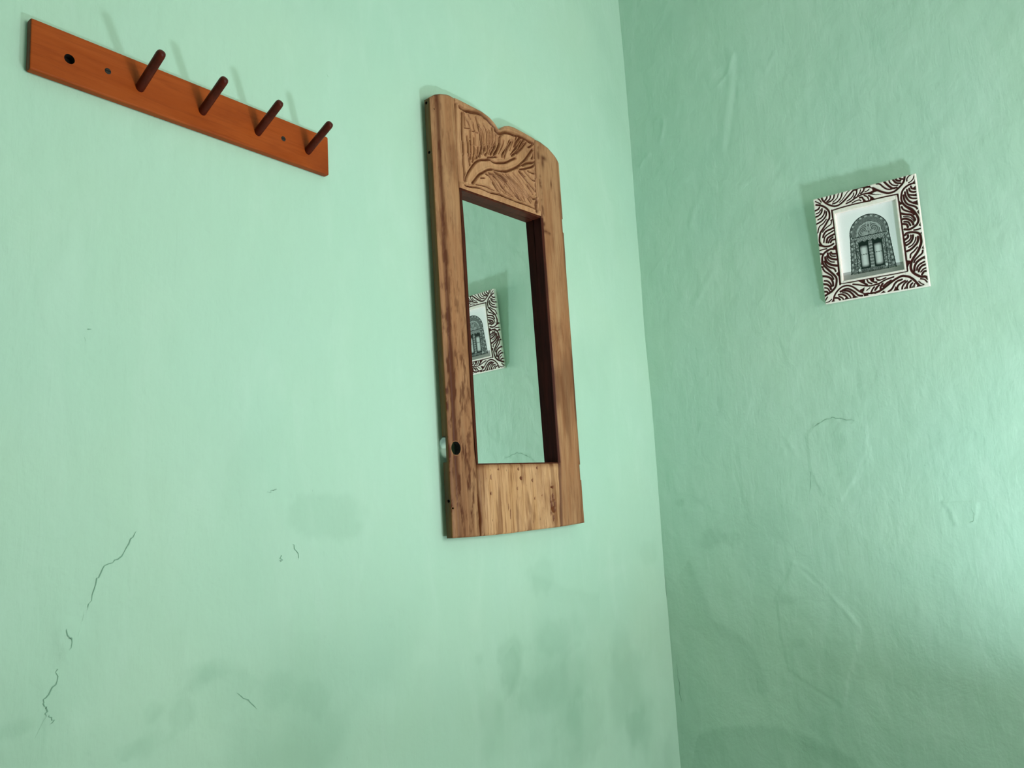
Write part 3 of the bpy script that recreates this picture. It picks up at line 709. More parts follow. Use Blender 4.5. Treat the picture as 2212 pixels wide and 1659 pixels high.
def split(me, rules):
    """rules: [(material, test(center, normal))]; slot 0 is the thing's own material"""
    for i, (mt, test) in enumerate(rules):
        me.materials.append(mt)
        for p in me.polygons:
            if test(p.center, p.normal):
                p.material_index = i + 1
def first_mat(me, mt):
    me.materials.clear()
    me.materials.append(mt)
    for p in me.polygons:
        p.material_index = 0

mirror = empty('wall_mirror', (-0.642, -0.002, 1.134))
tag(mirror, 'tall carved wooden mirror with scalloped top hanging beside the corner', 'mirror')

def cyl(x, y0, z, r, y1, n=24):
    return lathe('cutter', [(0, 0), (r, 0), (r, y1 - y0), (0, y1 - y0)], n, (x, y0, z), (0, 1, 0))
def boxmesh(*b):
    bm = bmesh.new(); box_bm(bm, *b); return bm_mesh(bm, 'cutter')
def xcyl(x0, x1, y, z, r):
    return lathe('cutter', [(0, 0), (r, 0), (r, x1 - x0), (0, x1 - x0)], 14, (x0, y, z), (1, 0, 0))

ls = slab('left_stile', 44, 240, XO_L, lambda z: XI_L(z) - 0.0002, zbot, ztop, (1.134, 2.03), stile_front_left)
ls = cut(ls, [cyl(-0.8435, -0.04, 1.3025, 0.0128, 0.01),
              boxmesh(-0.89, -0.8285, -0.0185, 0.0, 1.2765, 1.3255),
              xcyl(-0.88, -0.852, -0.0150, 1.9985, 0.0030), xcyl(-0.88, -0.852, -0.0160, 1.8930, 0.0030), xcyl(-0.88, -0.852, -0.0190, 1.2040, 0.0030),
              cyl(-0.8585, -0.04, 1.1905, 0.0020, -0.018, 12), cyl(-0.8590, -0.04, 1.9850, 0.0018, -0.018, 12)])
first_mat(ls, M['frame_wood'])
off_face = lambda c, n: c.y > YF + 0.0035
split(ls, [(M['side_wood_shaded'], lambda c, n: n.x < -0.75 and off_face(c, n)),
           (M['hole'], lambda c, n: (math.hypot(c.x + 0.8435, c.z - 1.3025) < 0.0130 and abs(n.y) < 0.5 and c.y > YF + 0.0012)
            or (c.y > -0.0190 and 1.2760 < c.z < 1.3260 and c.x > XO_L(c.z) + 0.002 and c.y < YB - 0.0003)
            or (n.x > -0.95 and off_face(c, n) and min(abs(c.z - q) for q in (1.9985, 1.8930, 1.2040)) < 0.0031 and c.x < -0.851))])
link('stile', ls, None, mirror)['label'] = 'left upright board with a round lock hole'
rs_ = slab('right_stile', 44, 240, lambda z: XI_R(z) + 0.0002, XO_R, zbot, ztop, (1.138, 2.03), stile_front_right)
rs_ = cut(rs_, [boxmesh(-0.4252, -0.40, -0.04, 0.0, 1.8300, 1.8662), boxmesh(-0.4250, -0.40, -0.04, 0.0, 1.2357, 1.2708)])
first_mat(rs_, M['frame_wood'])
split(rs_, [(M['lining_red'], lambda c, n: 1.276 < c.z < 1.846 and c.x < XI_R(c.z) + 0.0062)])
link('stile', rs_, None, mirror)['label'] = 'right upright board with hinge notches in its edge'
xs_top = np.linspace(0, 1, 300)
cp = slab('carved_panel', 300, 230, lambda z: XI_L(z) + 0.0002, lambda z: XI_R(z) - 0.0002, lambda x: OPEN_T(x), ztop, (1.845, 2.036), panel_front)
first_mat(cp, M['carve_wood'])
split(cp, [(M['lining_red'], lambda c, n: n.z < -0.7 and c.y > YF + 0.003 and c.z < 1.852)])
link('carved_panel', cp, None, mirror)['label'] = 'top panel carved with a curling leaf'
lp = slab('lower_panel', 150, 90, lambda z: XI_L(z) + 0.0002, lambda z: XI_R(z) - 0.0002, zbot, lambda x: OPEN_B(x), (1.134, 1.272), lower_front)
link('lower_panel', lp, M['panel_wood'], mirror, smooth=True)['label'] = 'plain worm-eaten panel below the glass'

# varnished strips line the opening; the right one also carries the jamb's shade
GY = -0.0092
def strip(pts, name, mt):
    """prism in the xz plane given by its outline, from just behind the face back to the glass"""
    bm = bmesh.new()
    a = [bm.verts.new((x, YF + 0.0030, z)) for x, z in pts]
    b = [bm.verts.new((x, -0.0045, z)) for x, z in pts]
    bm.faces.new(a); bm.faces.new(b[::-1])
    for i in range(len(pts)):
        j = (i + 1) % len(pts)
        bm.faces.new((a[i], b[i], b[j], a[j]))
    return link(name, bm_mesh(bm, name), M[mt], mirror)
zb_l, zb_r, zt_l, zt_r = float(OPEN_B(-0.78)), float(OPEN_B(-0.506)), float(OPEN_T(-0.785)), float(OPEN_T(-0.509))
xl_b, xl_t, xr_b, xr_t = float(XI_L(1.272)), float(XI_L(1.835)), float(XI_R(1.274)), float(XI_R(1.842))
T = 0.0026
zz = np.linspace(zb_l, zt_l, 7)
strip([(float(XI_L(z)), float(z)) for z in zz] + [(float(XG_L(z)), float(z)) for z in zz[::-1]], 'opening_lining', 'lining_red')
strip([(xr_b - T, zb_r), (xr_b, zb_r), (xr_t, zt_r), (xr_t - T, zt_r)], 'opening_lining', 'lining_shaded')
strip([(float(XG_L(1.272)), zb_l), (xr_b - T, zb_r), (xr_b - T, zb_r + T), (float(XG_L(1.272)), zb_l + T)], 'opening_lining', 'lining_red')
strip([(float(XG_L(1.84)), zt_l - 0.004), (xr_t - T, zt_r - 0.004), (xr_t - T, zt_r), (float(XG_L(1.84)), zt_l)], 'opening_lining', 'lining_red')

# silvered glass, seated a touch askew in its rebate, and the board behind it
al, be = math.radians(0.70), math.radians(0.32)
gn = Vector((math.sin(al), -math.cos(al) * math.cos(be), math.sin(be))).normalized()
gc = Vector((-0.645, -0.0068, 1.555))
gx = Vector((0, 0, 1)).cross(gn).normalized() * -1
gz = gn.cross(gx) * -1
bm = bmesh.new()
vs = []
for dn in (0.0, -0.0028):
    for (a_, b_) in ((-0.150, -0.298), (0.148, -0.298), (0.148, 0.305), (-0.150, 0.305)):
        vs.append(bm.verts.new(gc + gx * a_ + gz * b_ + gn * dn))
for f in ((0, 1, 2, 3), (7, 6, 5, 4), (0, 4, 5, 1), (1, 5, 6, 2), (2, 6, 7, 3), (3, 7, 4, 0)):
    bm.faces.new([vs[i] for i in f])
link('mirror_glass', bm_mesh(bm, 'mirror_glass'), M['mirror'], mirror)
box('backing_board', (-0.80, -0.49, -0.0032, -0.0022, 1.24, 1.88), M['board'], mirror)
for z0 in (1.165, 1.93):
    box('wall_batten', (-0.77, -0.52, YB - 0.0002, -0.0018, z0, z0 + 0.03), M['board'], mirror)

# ------------------------------------------------------------------ coat rail with pegs
rail = empty('peg_rail', (-1.35, -0.0005, 1.7704))
tag(rail, 'reddish-brown wooden coat rail with four upturned pegs high on the wall', 'coat rail')
RX0, RX1, RZ0, RZ1, RY = -1.5839, -1.1161, 1.7704, 1.8403, -0.0125
bm = bmesh.new()
box_bm(bm, RX0, RX1, RY, -0.0005, RZ0, RZ1)
es = [e for e in bm.edges]
bmesh.ops.bevel(bm, geom=es, offset=0.0024, segments=3, affect='EDGES', profile=0.5)
bd = bm_mesh(bm, 'board')
PEG_X = [-1.4440, -1.3500, -1.2557, -1.1596]
bd = cut(bd, [cyl(-1.5369, -0.03, 1.8033, 0.0066, -0.0016)])
first_mat(bd, M['rail_wood'])
split(bd, [(M['rail_end_shaded'], lambda c, n: n.x < -0.5 and math.hypot(c.x + 1.5369, c.z - 1.8033) > 0.02),
           (M['hole'], lambda c, n: math.hypot(c.x + 1.5369, c.z - 1.8033) < 0.0068 and c.y > RY + 0.001)])
link('board', bd, None, rail)
PA = Vector((0, -0.0615, 0.0277)).normalized()
pm = lathe('peg', [(0.0064, -0.006), (0.0064, 0.0610), (0.0061, 0.0640), (0.0050, 0.0664), (0.0026, 0.0675), (0, 0.0676)], 24, (0, 0, 0), PA)
for p_ in pm.polygons:
    p_.use_smooth = True
pm.materials.append(M['peg_wood'])
for i, x in enumerate(PEG_X):
    o = bpy.data.objects.new('peg', pm)
    COL.objects.link(o)
    o.parent = rail
    o.location = Vector((x, RY, 1.8010)) - Vector(rail.location)
for (x, z) in ((-1.4880, 1.8070), (-1.2080, 1.8058)):
    s = link('screw', lathe('screw', [(0, 0.0), (0.0030, 0.0), (0.0043, 0.0006), (0.0043, 0.0012), (0.0, 0.0012)], 20, (x, RY - 0.0006, z), (0, 1, 0)), M['screw'], rail)
    box('screw_slot', (x - 0.0032, x + 0.0032, RY - 0.0011, RY - 0.0004, z - 0.0005, z + 0.0005), M['slot'], s)

# ------------------------------------------------------------------ small carved picture frame
FO = Vector((-0.02134, -0.61361, 1.74993))
FU = Vector((0.00133, -0.99979, -0.02030)).normalized()
FV = Vector((-0.06516, -0.02035, 0.99767)).normalized()
FN = FU.cross(FV).normalized()
FV = FN.cross(FU)
pic = empty('picture_frame', (0, 0, 0))
pic.matrix_world = Matrix(((FU.x, FV.x, FN.x, FO.x), (FU.y, FV.y, FN.y, FO.y), (FU.z, FV.z, FN.z, FO.z), (0, 0, 0, 1)))
tag(pic, 'small cream and maroon leaf-carved picture frame hung crooked on the right wall', 'picture frame')
def flink(name, me, mat, smooth=False):
    me.materials.append(mat)
    if smooth:
        for p in me.polygons:
            p.use_smooth = True
    o = bpy.data.objects.new(name, me)
    COL.objects.link(o)
    o.parent = pic
    return o

FW, FH, OW0, OW1, OH0, OH1, TH = 113.9, 130.0, -67.5, 66.5, -82.5, 83.0, 12.4     # mm
FR_LINES = parse_lines('2.5:-74.1,92.4 -46.2,94.1 -14.5,94.5 13.7,93.1;2.8:-74.1,92.4 -74.2,74.6;3.4:-94.1,133.2 -92.8,124.5 -87.8,116.1 -80.1,108.6 -71,102.7 -63.4,100.7 -55.5,102 -46,107 -35.5,115.2 -23.5,125.5 -19.4,128.5;2.8:-39.7,100.6 -29.2,103.2 -19.2,108 -6.2,112 3.2,112.8 15.9,112;3.1:-81.7,131.9 -82.1,125.7 -86.6,120.7;2.8:-73,130.9 -75.3,121.8 -83.1,116.3;2.8:-63.9,130.5 -66.9,120.9 -73.4,115.8 -80.7,114.3;1.9:-55,128.7 -57.9,120.6 -63,115.7 -69.3,111.9;2.8:-45.1,131.5 -49.7,119 -57,111.4 -63.8,108.4 -70.4,108;1.7:-29.4,129.2 -34.1,127.1 -39.9,120.5 -47.3,112.2 -54.9,107.4;2.2:-20.9,120.7 -22.1,115.6 -29.1,109.4 -37.1,106;2.5:-13.4,125.5 -14.9,117.7 -21.5,110;2.0:-4.8,124.4 -7.4,118.4 -13,112.5;3.1:2.8,125.1 0.9,120.1 -5.2,115.7;1.9:14.1,121.2 10,118.3 4.3,117.2;2.2:-104,131 -99.3,125.5 -96,119.1;2.2:-109.4,124 -103.9,119.8 -98.4,115.2;2.2:-26.6,98.4 -18.7,101.1 -10.5,101.6 -7.1,98.7;3.1:-8.7,106.5 -3.8,105.9 -1.3,100.5 1.9,96.2;2.5:1.6,109.2 7.8,104.1 10.1,97.4;2.5:11.1,106.5 14.8,102.8;2.5:3.6,94.2 25.1,94.4 46.3,94 71.8,93;3.7:22.1,121.4 33.3,112.3 44.5,104.5 54.2,100.5 65,100.8 74.4,105.5 83.5,112.8 89.1,120.4 91.2,129 92.1,132;2.8:30.9,129 37.9,126.3 44.2,117.9 51.8,110.5 59.9,108.2 66,109.2;3.7:47.9,128.9 51.9,122.4 57.7,114.8 63.6,109.2 71.8,108.8;2.5:58.3,130.6 58.8,125.1 63.4,117.8 68.9,114.3 74.7,113.3;3.4:65,131.9 68.9,124.2 73,119.1 80.9,116.2;3.7:71.9,130 74.8,124.5 81,122.1;3.1:79.7,131 82.1,126.4 87.2,124.3;2.2:104.8,130.3 99.2,127.4 95.2,122.6 94.6,117.6;1.9:110.5,125.4 107.4,118.5 101.7,114.2 97.5,112.8;3.4:112.6,107.9 104,109 93.9,106.6 85.7,101 81.4,94.3 79.3,86.4 78.5,80 79.9,71.1 84.1,62.1 92.3,52.8 102.6,41.6;3.1:101.1,103.3 102.8,98.2 108.7,94.6;3.4:97.1,99.2 98.2,93.6 103.5,89.5 109.8,88.5;3.1:92.3,97.9 92.7,91.2 95.5,85.2 111.7,80.1;3.1:93.2,85.8 95.5,80 100.7,75.3 109.1,73;3.4:87.7,93.3 88,85.9 90,78.2 94.4,70.5 101.8,64.6 112.1,59.2;3.4:84,87 84.2,78.5 86.7,69.3 91.3,63.5 101,57.6 105.8,53.8 108.1,49.3;2.8:72.3,92.2 71.7,72 71.4,48.5;1.9:5,106.6 9.4,102 10,95.8;2.8:5.7,112.5 20.5,112.5 27.2,112.6;3.2:-74.2,92.8 -73.5,77.3 -72.9,53 -72.3,27.9 -73.4,-3.1 -74.1,-39.3;3.6:-108.5,115.4 -94.6,109 -85.3,100.2 -80.5,89.9 -80.9,79.2 -82.4,73.3;3.2:-101.7,107.2 -104.7,103.5 -111.8,101.7;2.4:-99.9,100.4 -103.9,95.1 -111,93.7;3.2:-96.2,102.1 -97.9,94.5 -104.7,88 -113.6,85.8;2.8:-90,96 -93.6,87 -100.4,80.6 -108.4,78.1;3.2:-87,92.5 -88.9,83.1 -96.7,75.1 -104.9,70.9 -112.1,68.6;2.4:-89.1,74.1 -96.9,66.2 -106,61.2 -110.4,53.2 -112,46.4;3.6:-84.1,72.9 -91.2,63 -100.1,52.5 -106.2,45 -109.8,32.3 -110.4,22.5 -106.3,13.4 -98.2,8.9 -88.1,8.3 -79.3,11.6;2.4:-78,66.8 -79.7,60.1 -87.8,55.8 -95.1,51.3 -100.9,45.5;3.6:-74,50.6 -81.9,48.1 -91.5,45.9 -98.1,40.3 -101.5,33;2.8:-75.7,43 -84.5,39.7 -93.5,35.6 -98.5,29.6 -100.8,20.2;4.0:-75.9,34.1 -85.5,31 -91.9,27.1 -94.6,18.8;3.2:-79.1,27.7 -86.3,24 -90.5,16.9;3.6:-74.8,21.3 -81.6,21.1 -85.4,16.6;2.4:-96.4,3 -104.9,3.2 -112.7,2.3;3.6:-80.7,-1.4 -87.3,0.1 -96.9,-2.2 -105.3,-8.4 -109,-17.5 -111.4,-31.3;3.6:-113.7,16.9 -111.3,14.6 -105.6,12.3;3.6:-114.5,-5.5 -107.9,-7.8;3.6:-74.4,-5.2 -73.9,-30.2 -74.6,-58.4 -75.5,-88.4;4.0:-92.6,-1.1 -101.6,-5.3 -107.5,-12.1 -109.6,-23.3 -107.5,-34.5 -101.7,-43.8 -93.5,-54.5 -86.2,-64 -82.1,-72.9 -83.3,-83.3 -87,-93.2 -95.5,-101.3 -104.5,-105.8 -115.3,-110.9;3.6:-87.4,-7.6 -84.5,-11.8 -77.1,-13.5;2.8:-90.9,-8.6 -87.5,-16.5 -78.6,-19.4;4.0:-95.1,-8.5 -94.3,-16.8 -87.5,-23.7 -75.4,-28.1;2.4:-98.3,-14.1 -96,-23.6 -89.9,-30.3 -82.6,-32.8;4.4:-102,-16.9 -100.6,-27 -93.1,-35.8 -83.5,-40.6 -76.2,-43;3.2:-104.8,-26.1 -100.9,-36.8 -93.2,-43.9 -85.2,-48.2 -81.8,-55.2;3.2:-110.2,-43.8 -106.7,-50.8 -99,-57.8 -92.2,-64.6 -88.9,-73.3;4.0:-115.6,-60.7 -104,-63.9 -95.3,-70.2 -91.4,-79.9 -91.5,-88.7;3.2:-110.2,-73.4 -102.8,-75.8 -97.5,-82.2 -95,-89.8;4.0:-116.1,-80.3 -105.3,-83.3 -99.3,-89.9 -97.5,-96.5;2.8:-111.2,-90.2 -104.8,-93.3 -101.3,-100.2;3.6:-116.5,-99 -108.1,-100.6 -105.2,-104.8;2.4:-108,-114 -114,-121.8;2.0:-98.6,-121.1 -105,-125.3 -112,-126.7;4.0:-115.5,-37.3 -110.6,-39.3;3.2:72.3,91.3 72.1,76.7 72.5,59.5 72.7,34.7 72.3,5.1 71.3,-16.7;4.0:80.5,69.4 85.6,61.2 96.6,51.5 102.9,41.4 106.9,30.3 107.4,21.7 103.5,14.3 96.2,9.4 86.9,6.6 77.3,8.9;3.2:77.3,61.7 79.6,55.1 87.2,48.9 95.7,44.1 100.3,37.9;4.0:73.4,47.4 84.9,41.8 93.6,38.8 99.4,30.5 101,25;2.0:78.4,38.4 90.1,34.6 95.5,29 99.1,21.3;4.0:76.3,33 82.3,32.3 90.1,27.8 94.6,21.6 96.2,15.3;3.2:78.6,26.5 86.6,23.6 90.1,15.1;4.0:75.8,22 83,18.6 84.5,12.2;2.8:96.2,2.6 101.4,2.2 108.9,2.9;4.0:76.5,-4.5 81.5,-0.6 92.7,-1.6 103.5,-5.9 107.8,-13.6 107.9,-25.3;4.0:72.3,4.8 72.4,-27.5 72.3,-54.6 71.6,-86.5;4.4:107.5,-16.4 107.8,-26.5 104.4,-36.6 98.7,-47 91.8,-55.5 85.6,-63.4 81.6,-71.8 79.8,-81.5 81.8,-90.3 88.3,-98.4 97.9,-105.4 106.6,-107.2 111.8,-113.2;4.0:82.4,-6.2 81.8,-11.1 74.5,-15.3;2.8:88.3,-7.6 87.5,-14.2 82.4,-19.7 76.8,-21.8;3.6:92.7,-8.6 91,-16.7 85.7,-23.8 76.8,-28.5;2.4:97.9,-14.9 95.5,-22.8 88.7,-30.4 80.8,-33.7;4.0:102.5,-14.3 100.4,-25.6 92.8,-33.9 84.6,-39.6 76.8,-42.1;2.8:98.3,-37.7 90.7,-45.2 83.4,-50.3 81.7,-58.3;3.1:108.3,-47.5 106.1,-53.7 98.8,-58.8 90.6,-65.4 87.8,-70.6;4.0:111.8,-62.5 104.1,-65 94.5,-70.4 88.3,-79.1 86.3,-89.6;3.2:108.3,-73.4 99.8,-76.6 93.9,-82 91.6,-89;3.6:111.9,-80 104.5,-80.9 97.9,-86.2 94.9,-93.1;2.8:111,-88.1 105,-89.4 99.2,-94.8;3.6:112.4,-95.1 105.7,-95.3 100.7,-101;2.4:96.6,-110.1 104.4,-113.4 108.8,-120.1;2.0:92.4,-115.1 96.9,-121 101.7,-124.5;2.5:-75,-87.2 -45.9,-88.3 -14.6,-87.3 13.2,-88.3;3.1:-94.6,-128.4 -93.5,-119.1 -89.3,-110.3 -81.9,-102.2 -72.2,-95.9 -62.4,-94.5 -53.2,-97 -44.5,-103.4 -36.1,-112.4 -27.5,-118.8;2.8:-46.6,-94.2 -34.5,-98 -22.5,-102.4 -10.5,-105.4 -1.3,-105.2 11.4,-103.8;3.7:-32.1,-88.4 -24.1,-94.7 -16.3,-101.6;2.8:-14.9,-89.9 -12.6,-96.3 -5.7,-101;3.1:-8.6,-88.5 -3.4,-96.2 4.8,-99.8;2.5:6.7,-93.6 12.3,-96.1;1.9:-11.1,-110 -18.4,-114.5;3.1:-1.3,-109.9 -5.4,-114.4 -9.3,-120.9;1.9:6.6,-110.8 0.9,-117.6;3.4:-76,-106.7 -68.5,-102.8 -60.2,-102.4 -52.4,-106.6 -44.5,-114.2 -37.3,-122.9 -29.5,-125.1;3.7:-76.5,-105.9 -66.9,-105.8 -57.7,-108.9 -51,-116.3 -46.2,-123.9 -39.3,-129.2;2.8:-71.8,-109.6 -64.5,-112.3 -58.2,-118.9 -54.7,-126.3;3.4:-81.8,-113.1 -74.2,-113.2 -66.5,-118.7 -62.2,-125.6 -58.1,-128.4;2.8:-81,-117.3 -75.1,-121.2 -71.8,-126.5;3.4:-90.3,-119 -83.4,-121 -80.1,-125.6 -78.6,-129.3;2.2:3.2,-87.5 39.2,-88.3 71.6,-87.9;4.0:-1,-123.7 11.6,-120.2 24.5,-112.9 37.3,-104.9 48.6,-99.4 59,-96.3 67.5,-98.1 75.8,-102.3 83.5,-110.4 89.3,-119.9 93.2,-125.8 98.5,-128.8;2.8:1.3,-104.3 10.5,-103.5 20,-99.5 29.3,-96.8 42,-94.8;2.5:5.2,-91.2 8.3,-95.8 15.6,-95.9 25.5,-93.4;1.9:1.8,-99.8 5.3,-100.5;3.4:35.9,-102 26.4,-106 17.9,-112.2;3.7:17.5,-105.6 12.5,-112.5 11.8,-118.3;3.4:9.4,-107.9 4.1,-111.5 -0.2,-117.3;3.4:58.7,-104 49,-106 42.5,-111.2 38.2,-118.2 32.8,-123.7 27.7,-126;3.4:64.6,-108.5 56,-111.9 49.7,-115.9 46.6,-122.4 48.3,-128;3.1:69.1,-110 62.1,-115.1 57.9,-120.8 56.7,-126.4;3.4:76.5,-110.9 70.3,-114.8 67.3,-120.7 67.1,-127.1;3.1:79.3,-116.6 74.8,-120.9 73.3,-129;2.8:83.7,-118.8 81.3,-124.1 81.5,-127.4')
FR_POLYS = [[tuple(map(float, q.split(','))) for q in s.split()] for s in '-22.9,130.8 -0.9,131.5 8.3,130.3 17.8,128.3 17.2,123.7 7.7,125 1.4,124.1 -0.1,127.2 -9.3,128.4 -12.4,123.8 -19.6,126.5;-2.5,100.8 3.7,95.1 -2.6,94.7;7.6,129.5 13.6,127.8 22.2,122.1 31.7,114.7 39.4,107.9 47.4,103.7 39.2,105.9 34.8,109.8 28.8,110.8 20.8,110.3 20,108.5 25.8,105.6 41.7,100.9 26.2,103.5 17.4,106.6 11.5,109.2 5.5,110.8 5.8,113.5 15.2,114.6 20.8,115.1 20.7,119.8 16.2,123.1 11,126.5 7.3,126.9;10.7,107.7 14.2,106.1 25.1,94.4 9.9,95.2 3.7,94.8 3.8,95.8 12.4,95.8 14.1,99.4;111.6,119.9 113.3,109 107,109.4 104.1,109.6 109.2,114;112,102.8 112.3,90.4 105.6,97.4 105.2,98.9;111.6,84.7 111.9,76.8 98,81.9 92.7,86 96.2,86.3 103.9,82.9;112,68.4 112.3,56 101.5,62.1 96.3,66.7;73,78.2 78.7,70.8 79.9,66.5 74.1,66.7 70.8,48.6 69.1,49;112.3,46.2 113.1,37.7 106.1,42;-78.2,50.7 -73.1,51.3 -73,44.1;-79.3,70.7 -75,71.5 -76.4,66.4 -81.1,69.4;-82.7,3.5 -75.4,8.1 -74.3,-3.8 -77.7,-4.8;-82.5,-61.2 -75.3,-57.4 -75.4,-72.5 -76.8,-70.4;-95.1,-120 -93.4,-127.4 -100.2,-127.9;111,46.9 112.3,32.3 106.7,42.1;112.4,20.5 112.3,6.2 106.9,10.9;112.6,-3.9 113,-13.2 107.8,-6.9;72.8,-10.7 78.6,-12.9 74,-20.3 77.1,-26.1 73.8,-27.9;74.4,-62.6 83.1,-65.4 77.8,-72.7 73.9,-80.2 70.2,-86.2 72.6,-71.5;112.1,-59.2 112.5,-68.5 106.2,-65.4;112.1,-34.2 112.3,-45.1 106.7,-42.2;112.3,-109.2 112.1,-116.6 107.8,-109.1;-34.1,-110.8 -21.8,-106.5 -23.8,-113.5 -26.8,-118.2 -31.4,-114.7;-31.4,-87.2 -19.5,-86.9 -19.1,-94.4 -23.8,-97.4;-8.6,-88.5 1.2,-88.5 0.4,-95.6 4.2,-99.7 -3.5,-97.5;-27,-119.5 -9.3,-120.9 9.4,-121.2 9,-124.5 -6.7,-125.4 -15.8,-124.3 -16.7,-126.8 -10.1,-128.7 -25.5,-128.5;-101.7,-128.4 -93.6,-125.2 -91.4,-129;-70.7,-128.1 -66.1,-120.8 -62.5,-128.2;-52.3,-128.1 -49.6,-120.6 -46,-128;7.6,-128.7 18,-122.1 22.6,-128.9;43.7,-116.7 47.1,-123.2 49.4,-128.2 37.6,-128.5;88,-121.6 93.1,-126.4 98.5,-128.8 81.5,-128 87.4,-126.6;59.5,-127.6 63.8,-120.6 65.3,-127.4;75,-128.7 78.2,-120.9 79.7,-128.3'.split(';')]
STEP = 0.75
us = np.unique(np.concatenate([np.linspace(-FW, OW0, 64), np.linspace(OW0, OW1, 180), np.linspace(OW1, FW, 64)]))
vs_ = np.unique(np.concatenate([np.linspace(-FH, OH0, 66), np.linspace(OH0, OH1, 222), np.linspace(OH1, FH, 66)]))
Ug, Vg = np.meshgrid(us, vs_, indexing='ij')
g = np.zeros_like(Ug)
for w, pts in FR_LINES:
    L = smooth_line(pts, 4)
    xs = [q[0] for q in L]; zs = [q[1] for q in L]
    m = (Ug > min(xs) - 4) & (Ug < max(xs) + 4) & (Vg > min(zs) - 4) & (Vg < max(zs) + 4)
    if m.any():
        d = poly_dist(Ug[m], Vg[m], L)
        g[m] = np.maximum(g[m], 1 - sstep(w * 0.66 - 0.45, w * 0.66 + 0.45, d))
for P in FR_POLYS:
    g = np.maximum(g, in_poly(Ug, Vg, P).astype(float))
# the right and bottom edges and the inner lip stay uncut
keep = np.maximum(sstep(FW - 3.4, FW - 2.6, Ug), sstep(FH - 3.2, FH - 2.4, -Vg))
lip = 1 - sstep(4.0, 4.8, np.maximum(np.maximum(OW0 - Ug, Ug - OW1), np.maximum(OH0 - Vg, Vg - OH1)))
g = g * (1 - keep) * (1 - lip)
edge = np.minimum(FW - np.abs(Ug), FH - np.abs(Vg))
scal = (1 - sstep(0.0, 2.2, edge)) * np.where((Ug < -FW + 6) | (Vg > FH - 6), 1.0, 0.35)
H = -2.3 * g - 1.1 * scal - 0.8 * (1 - sstep(0.0, 1.3, np.minimum.reduce([np.maximum(OW0 - Ug, 0) + 9 * (Ug > OW0), np.maximum(Ug - OW1, 0) + 9 * (Ug < OW1)])))
n = Ug.size
nu, nv = Ug.shape
Pf = np.stack([Ug, Vg, H], -1).reshape(-1, 3) / 1000
Pb = np.stack([Ug, Vg, np.full_like(H, -TH)], -1).reshape(-1, 3) / 1000
idx = np.arange(n).reshape(nu, nv)
cu, cv = (us[:-1] + us[1:]) / 2, (vs_[:-1] + vs_[1:]) / 2
solid = ~((cu[:, None] > OW0) & (cu[:, None] < OW1) & (cv[None, :] > OH0) & (cv[None, :] < OH1))
quads = np.stack([idx[:-1, :-1], idx[1:, :-1], idx[1:, 1:], idx[:-1, 1:]], -1)
fr = quads[solid]
iu0, iu1 = np.searchsorted(us, OW0 - 1e-6), np.searchsorted(us, OW1 - 1e-6)
iv0, iv1 = np.searchsorted(vs_, OH0 - 1e-6), np.searchsorted(vs_, OH1 - 1e-6)
def ring(a):
    a = np.asarray(a); b = np.roll(a, -1)
    return np.stack([a, a + n, b + n, b], -1)
outer = np.concatenate([idx[:-1, 0], idx[-1, :-1], idx[:0:-1, -1], idx[0, :0:-1]])
inner = np.concatenate([idx[iu0:iu1, iv0], idx[iu1, iv0:iv1], idx[iu1:iu0:-1, iv1], idx[iu0, iv1:iv0:-1]])[::-1]
F_all = np.vstack([fr, fr[:, ::-1] + n, ring(outer), ring(inner)])
used = np.zeros(2 * n, bool); used[F_all.ravel()] = True
remap = np.cumsum(used) - 1
Pall = np.vstack([Pf, Pb])[used]
me = from_arrays('carved_border', Pall, remap[F_all])
fattr(me, 'depth', np.concatenate([g.ravel(), np.zeros(n)])[used])
flink('carved_border', me, M['two_tone'])['label'] = 'cream relief of curling leaves over maroon ground'

# the print: a carved double door under a round arch, in black and white
pu = np.linspace(-70, 70, 236); pv = np.linspace(-86, 86, 290)
Pu, Pv = np.meshgrid(pu, pv, indexing='ij')
PN, PN2 = Noise(71), Noise(72)
fine_n = PN.fbm(Pu * 0.55, Pv * 0.55, 3) * 2
val = 0.95 + 0.02 * fine_n
val = np.where(Pv < -62 - 0.05 * Pu * 0, 0.45 + 0.05 * fine_n, val)                     # ground strip
halfw = np.where(Pv > 15, 43.3, 43.3 + (15 - Pv) * 0.078)
rad = np.hypot(Pu, (Pv - 22.7))
inside = np.where(Pv > 22.7, rad < 43.3, (np.abs(Pu) < halfw) & (Pv > -71))
rr = np.where(Pv > 22.7, rad, np.abs(Pu) * 43.3 / halfw)
dv = 0.17 + 0.16 * fine_n                                                              # carved dark wood
ang = np.where(Pv > 22.7, np.arctan2(Pv - 22.7, Pu) * 40, Pv)
dash = (np.sin(ang * 0.50) > 0.15) & (rr > 37.5) & (rr < 41.2)
dv = np.where(dash, 0.42 + 0.2 * fine_n, dv)
dv = np.where(rr > 41.6, 0.05, dv)
dv = np.where((rr > 28) & (rr < 37) & (Pv > 16), 0.14 + 0.13 * (np.sin(rr * 2.3) > 0.1) + 0.06 * fine_n, dv)
ty = (Pv > 17) & (np.hypot(Pu, Pv - 20) < 29)
r2 = np.hypot(Pu, Pv - 20)
scroll = np.sin(np.hypot(np.abs(Pu) - 11, Pv - 30) * 1.35 + 2 * np.arctan2(Pv - 30, np.abs(Pu) - 11))
dv = np.where(ty, 0.16 + 0.20 * (scroll > 0.25) + 0.08 * fine_n, dv)
dv = np.where(ty & (r2 > 25.6) & (r2 < 27.4), 0.52 + 0.1 * fine_n, dv)
dv = np.where(ty & (np.abs(np.abs(Pu) - 3.4) < 1.0) & (Pv > 28), 0.45, dv)
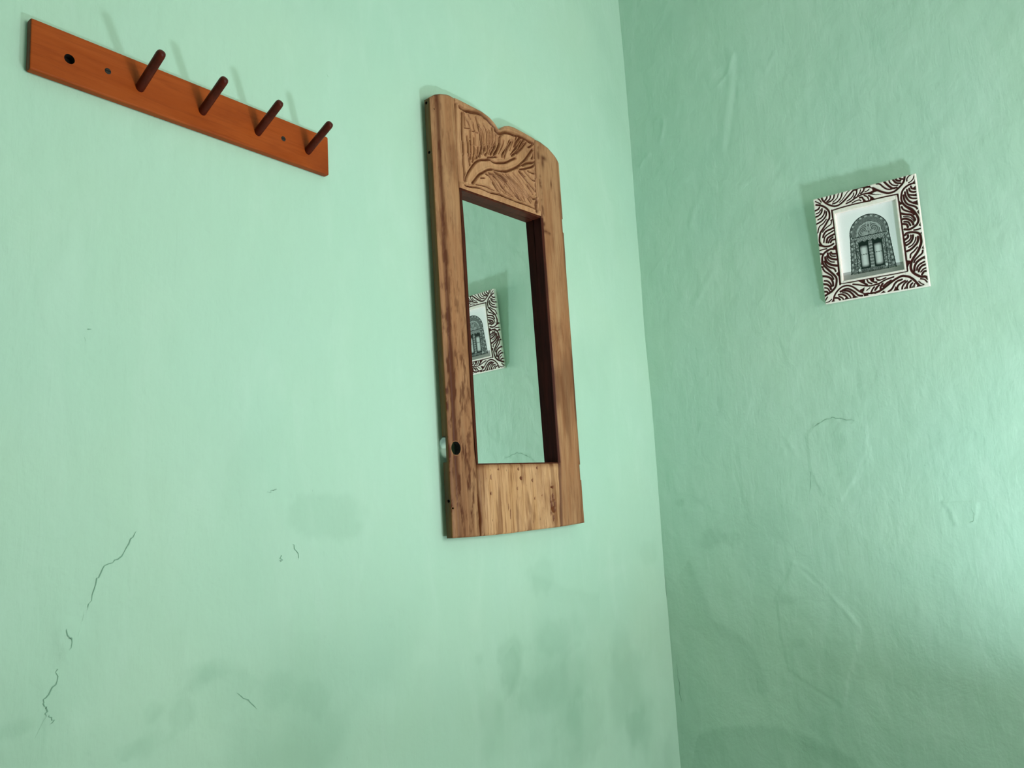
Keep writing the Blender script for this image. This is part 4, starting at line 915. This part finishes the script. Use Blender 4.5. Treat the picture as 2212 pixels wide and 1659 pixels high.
dv = np.where(ty & (np.hypot((np.abs(Pu) - 8.5) / 7, (Pv - 22) / 4) < 1), 0.36 + 0.1 * fine_n, dv)
lint = (Pv > 4) & (Pv <= 17) & (np.abs(Pu) < 38)
dv = np.where(lint, 0.20 + 0.22 * (np.sin(Pu * 1.1 + 3 * np.sin(Pv * 0.9)) > 0.35) + 0.1 * fine_n, dv)
dv = np.where((np.abs(Pv - 15.6) < 1.0) & (np.abs(Pu) < 39), 0.05, dv)
jam = (Pv <= 10) & (np.abs(Pu) > 26) & (np.abs(Pu) < 38)
dv = np.where(jam, 0.17 + 0.22 * (PN2.fbm(Pu * 0.5, Pv * 0.42, 2) > 0.06) + 0.1 * fine_n, dv)
dv = np.where(jam & (np.abs(np.abs(Pu) - 33) < 0.8), 0.08, dv)
op = (Pv < 4 - 2.2 * np.cos(Pu * 0.55)) & (Pv > -61.5) & (np.abs(Pu) < 26)
dv = np.where(op, 0.035, dv)
lx = np.clip(1 - ((np.abs(Pu) - 15.5) / 8.6) ** 2, 0, 1) ** 0.7
ly = sstep(-4, -15, Pv) * sstep(-60, -50, Pv)
dv = np.where(op & (np.abs(Pu) > 5), 0.04 + 0.62 * lx * ly + 0.03 * fine_n, dv)
stud = op & (np.abs(Pv + 27.5) < 1.3) & (np.sin((np.abs(Pu) - 6) * 1.35) > 0.0) & (np.abs(Pu) > 6)
dv = np.where(stud, 0.04, dv)
post = (np.abs(Pu) < 4.2) & (Pv < 1) & (Pv > -62)
dv = np.where(post, 0.20 + 0.22 * (np.sin(Pv * 0.85) > 0.45) + 0.14 * fine_n, dv)
for sx, sv in ((-30, -63), (30, -61)):
    dv = np.where(np.hypot(Pu - sx, (Pv - sv) / 1.2) < 2.6, 0.62, dv)
val = np.where(inside, np.clip(dv * 1.15 - 0.075, 0.004, 0.8), val)
# tint the ink: green-black darks inside the door, cool card outside
ink = val[..., None] * np.array([0.93, 1.0, 0.97]) + (1 - val[..., None]) * np.array([0.004, 0.016, 0.011])
ink = np.where(inside[..., None], ink, val[..., None] * np.array([0.985, 1.0, 1.0]))
idp = np.arange(Pu.size).reshape(Pu.shape)
me = from_arrays('door_print', np.stack([Pu, Pv, np.full_like(Pu, -10.8)], -1).reshape(-1, 3) / 1000,
                 np.stack([idp[:-1, :-1], idp[1:, :-1], idp[1:, 1:], idp[:-1, 1:]], -1).reshape(-1, 4))
cattr(me, 'ink', ink.reshape(-1, 3))
flink('door_print', me, M['print'])['label'] = 'black and white print of an arched carved double door'
bm = bmesh.new()
box_bm(bm, -0.075, 0.075, -0.092, 0.092, -0.0123, -0.0110)
flink('backing_card', bm_mesh(bm, 'backing_card'), M['board'])
bm = bmesh.new()
box_bm(bm, -0.012, 0.012, 0.105, 0.116, -0.0290, -0.0122)
flink('hanging_nail_block', bm_mesh(bm, 'hanging_nail_block'), M['board'])
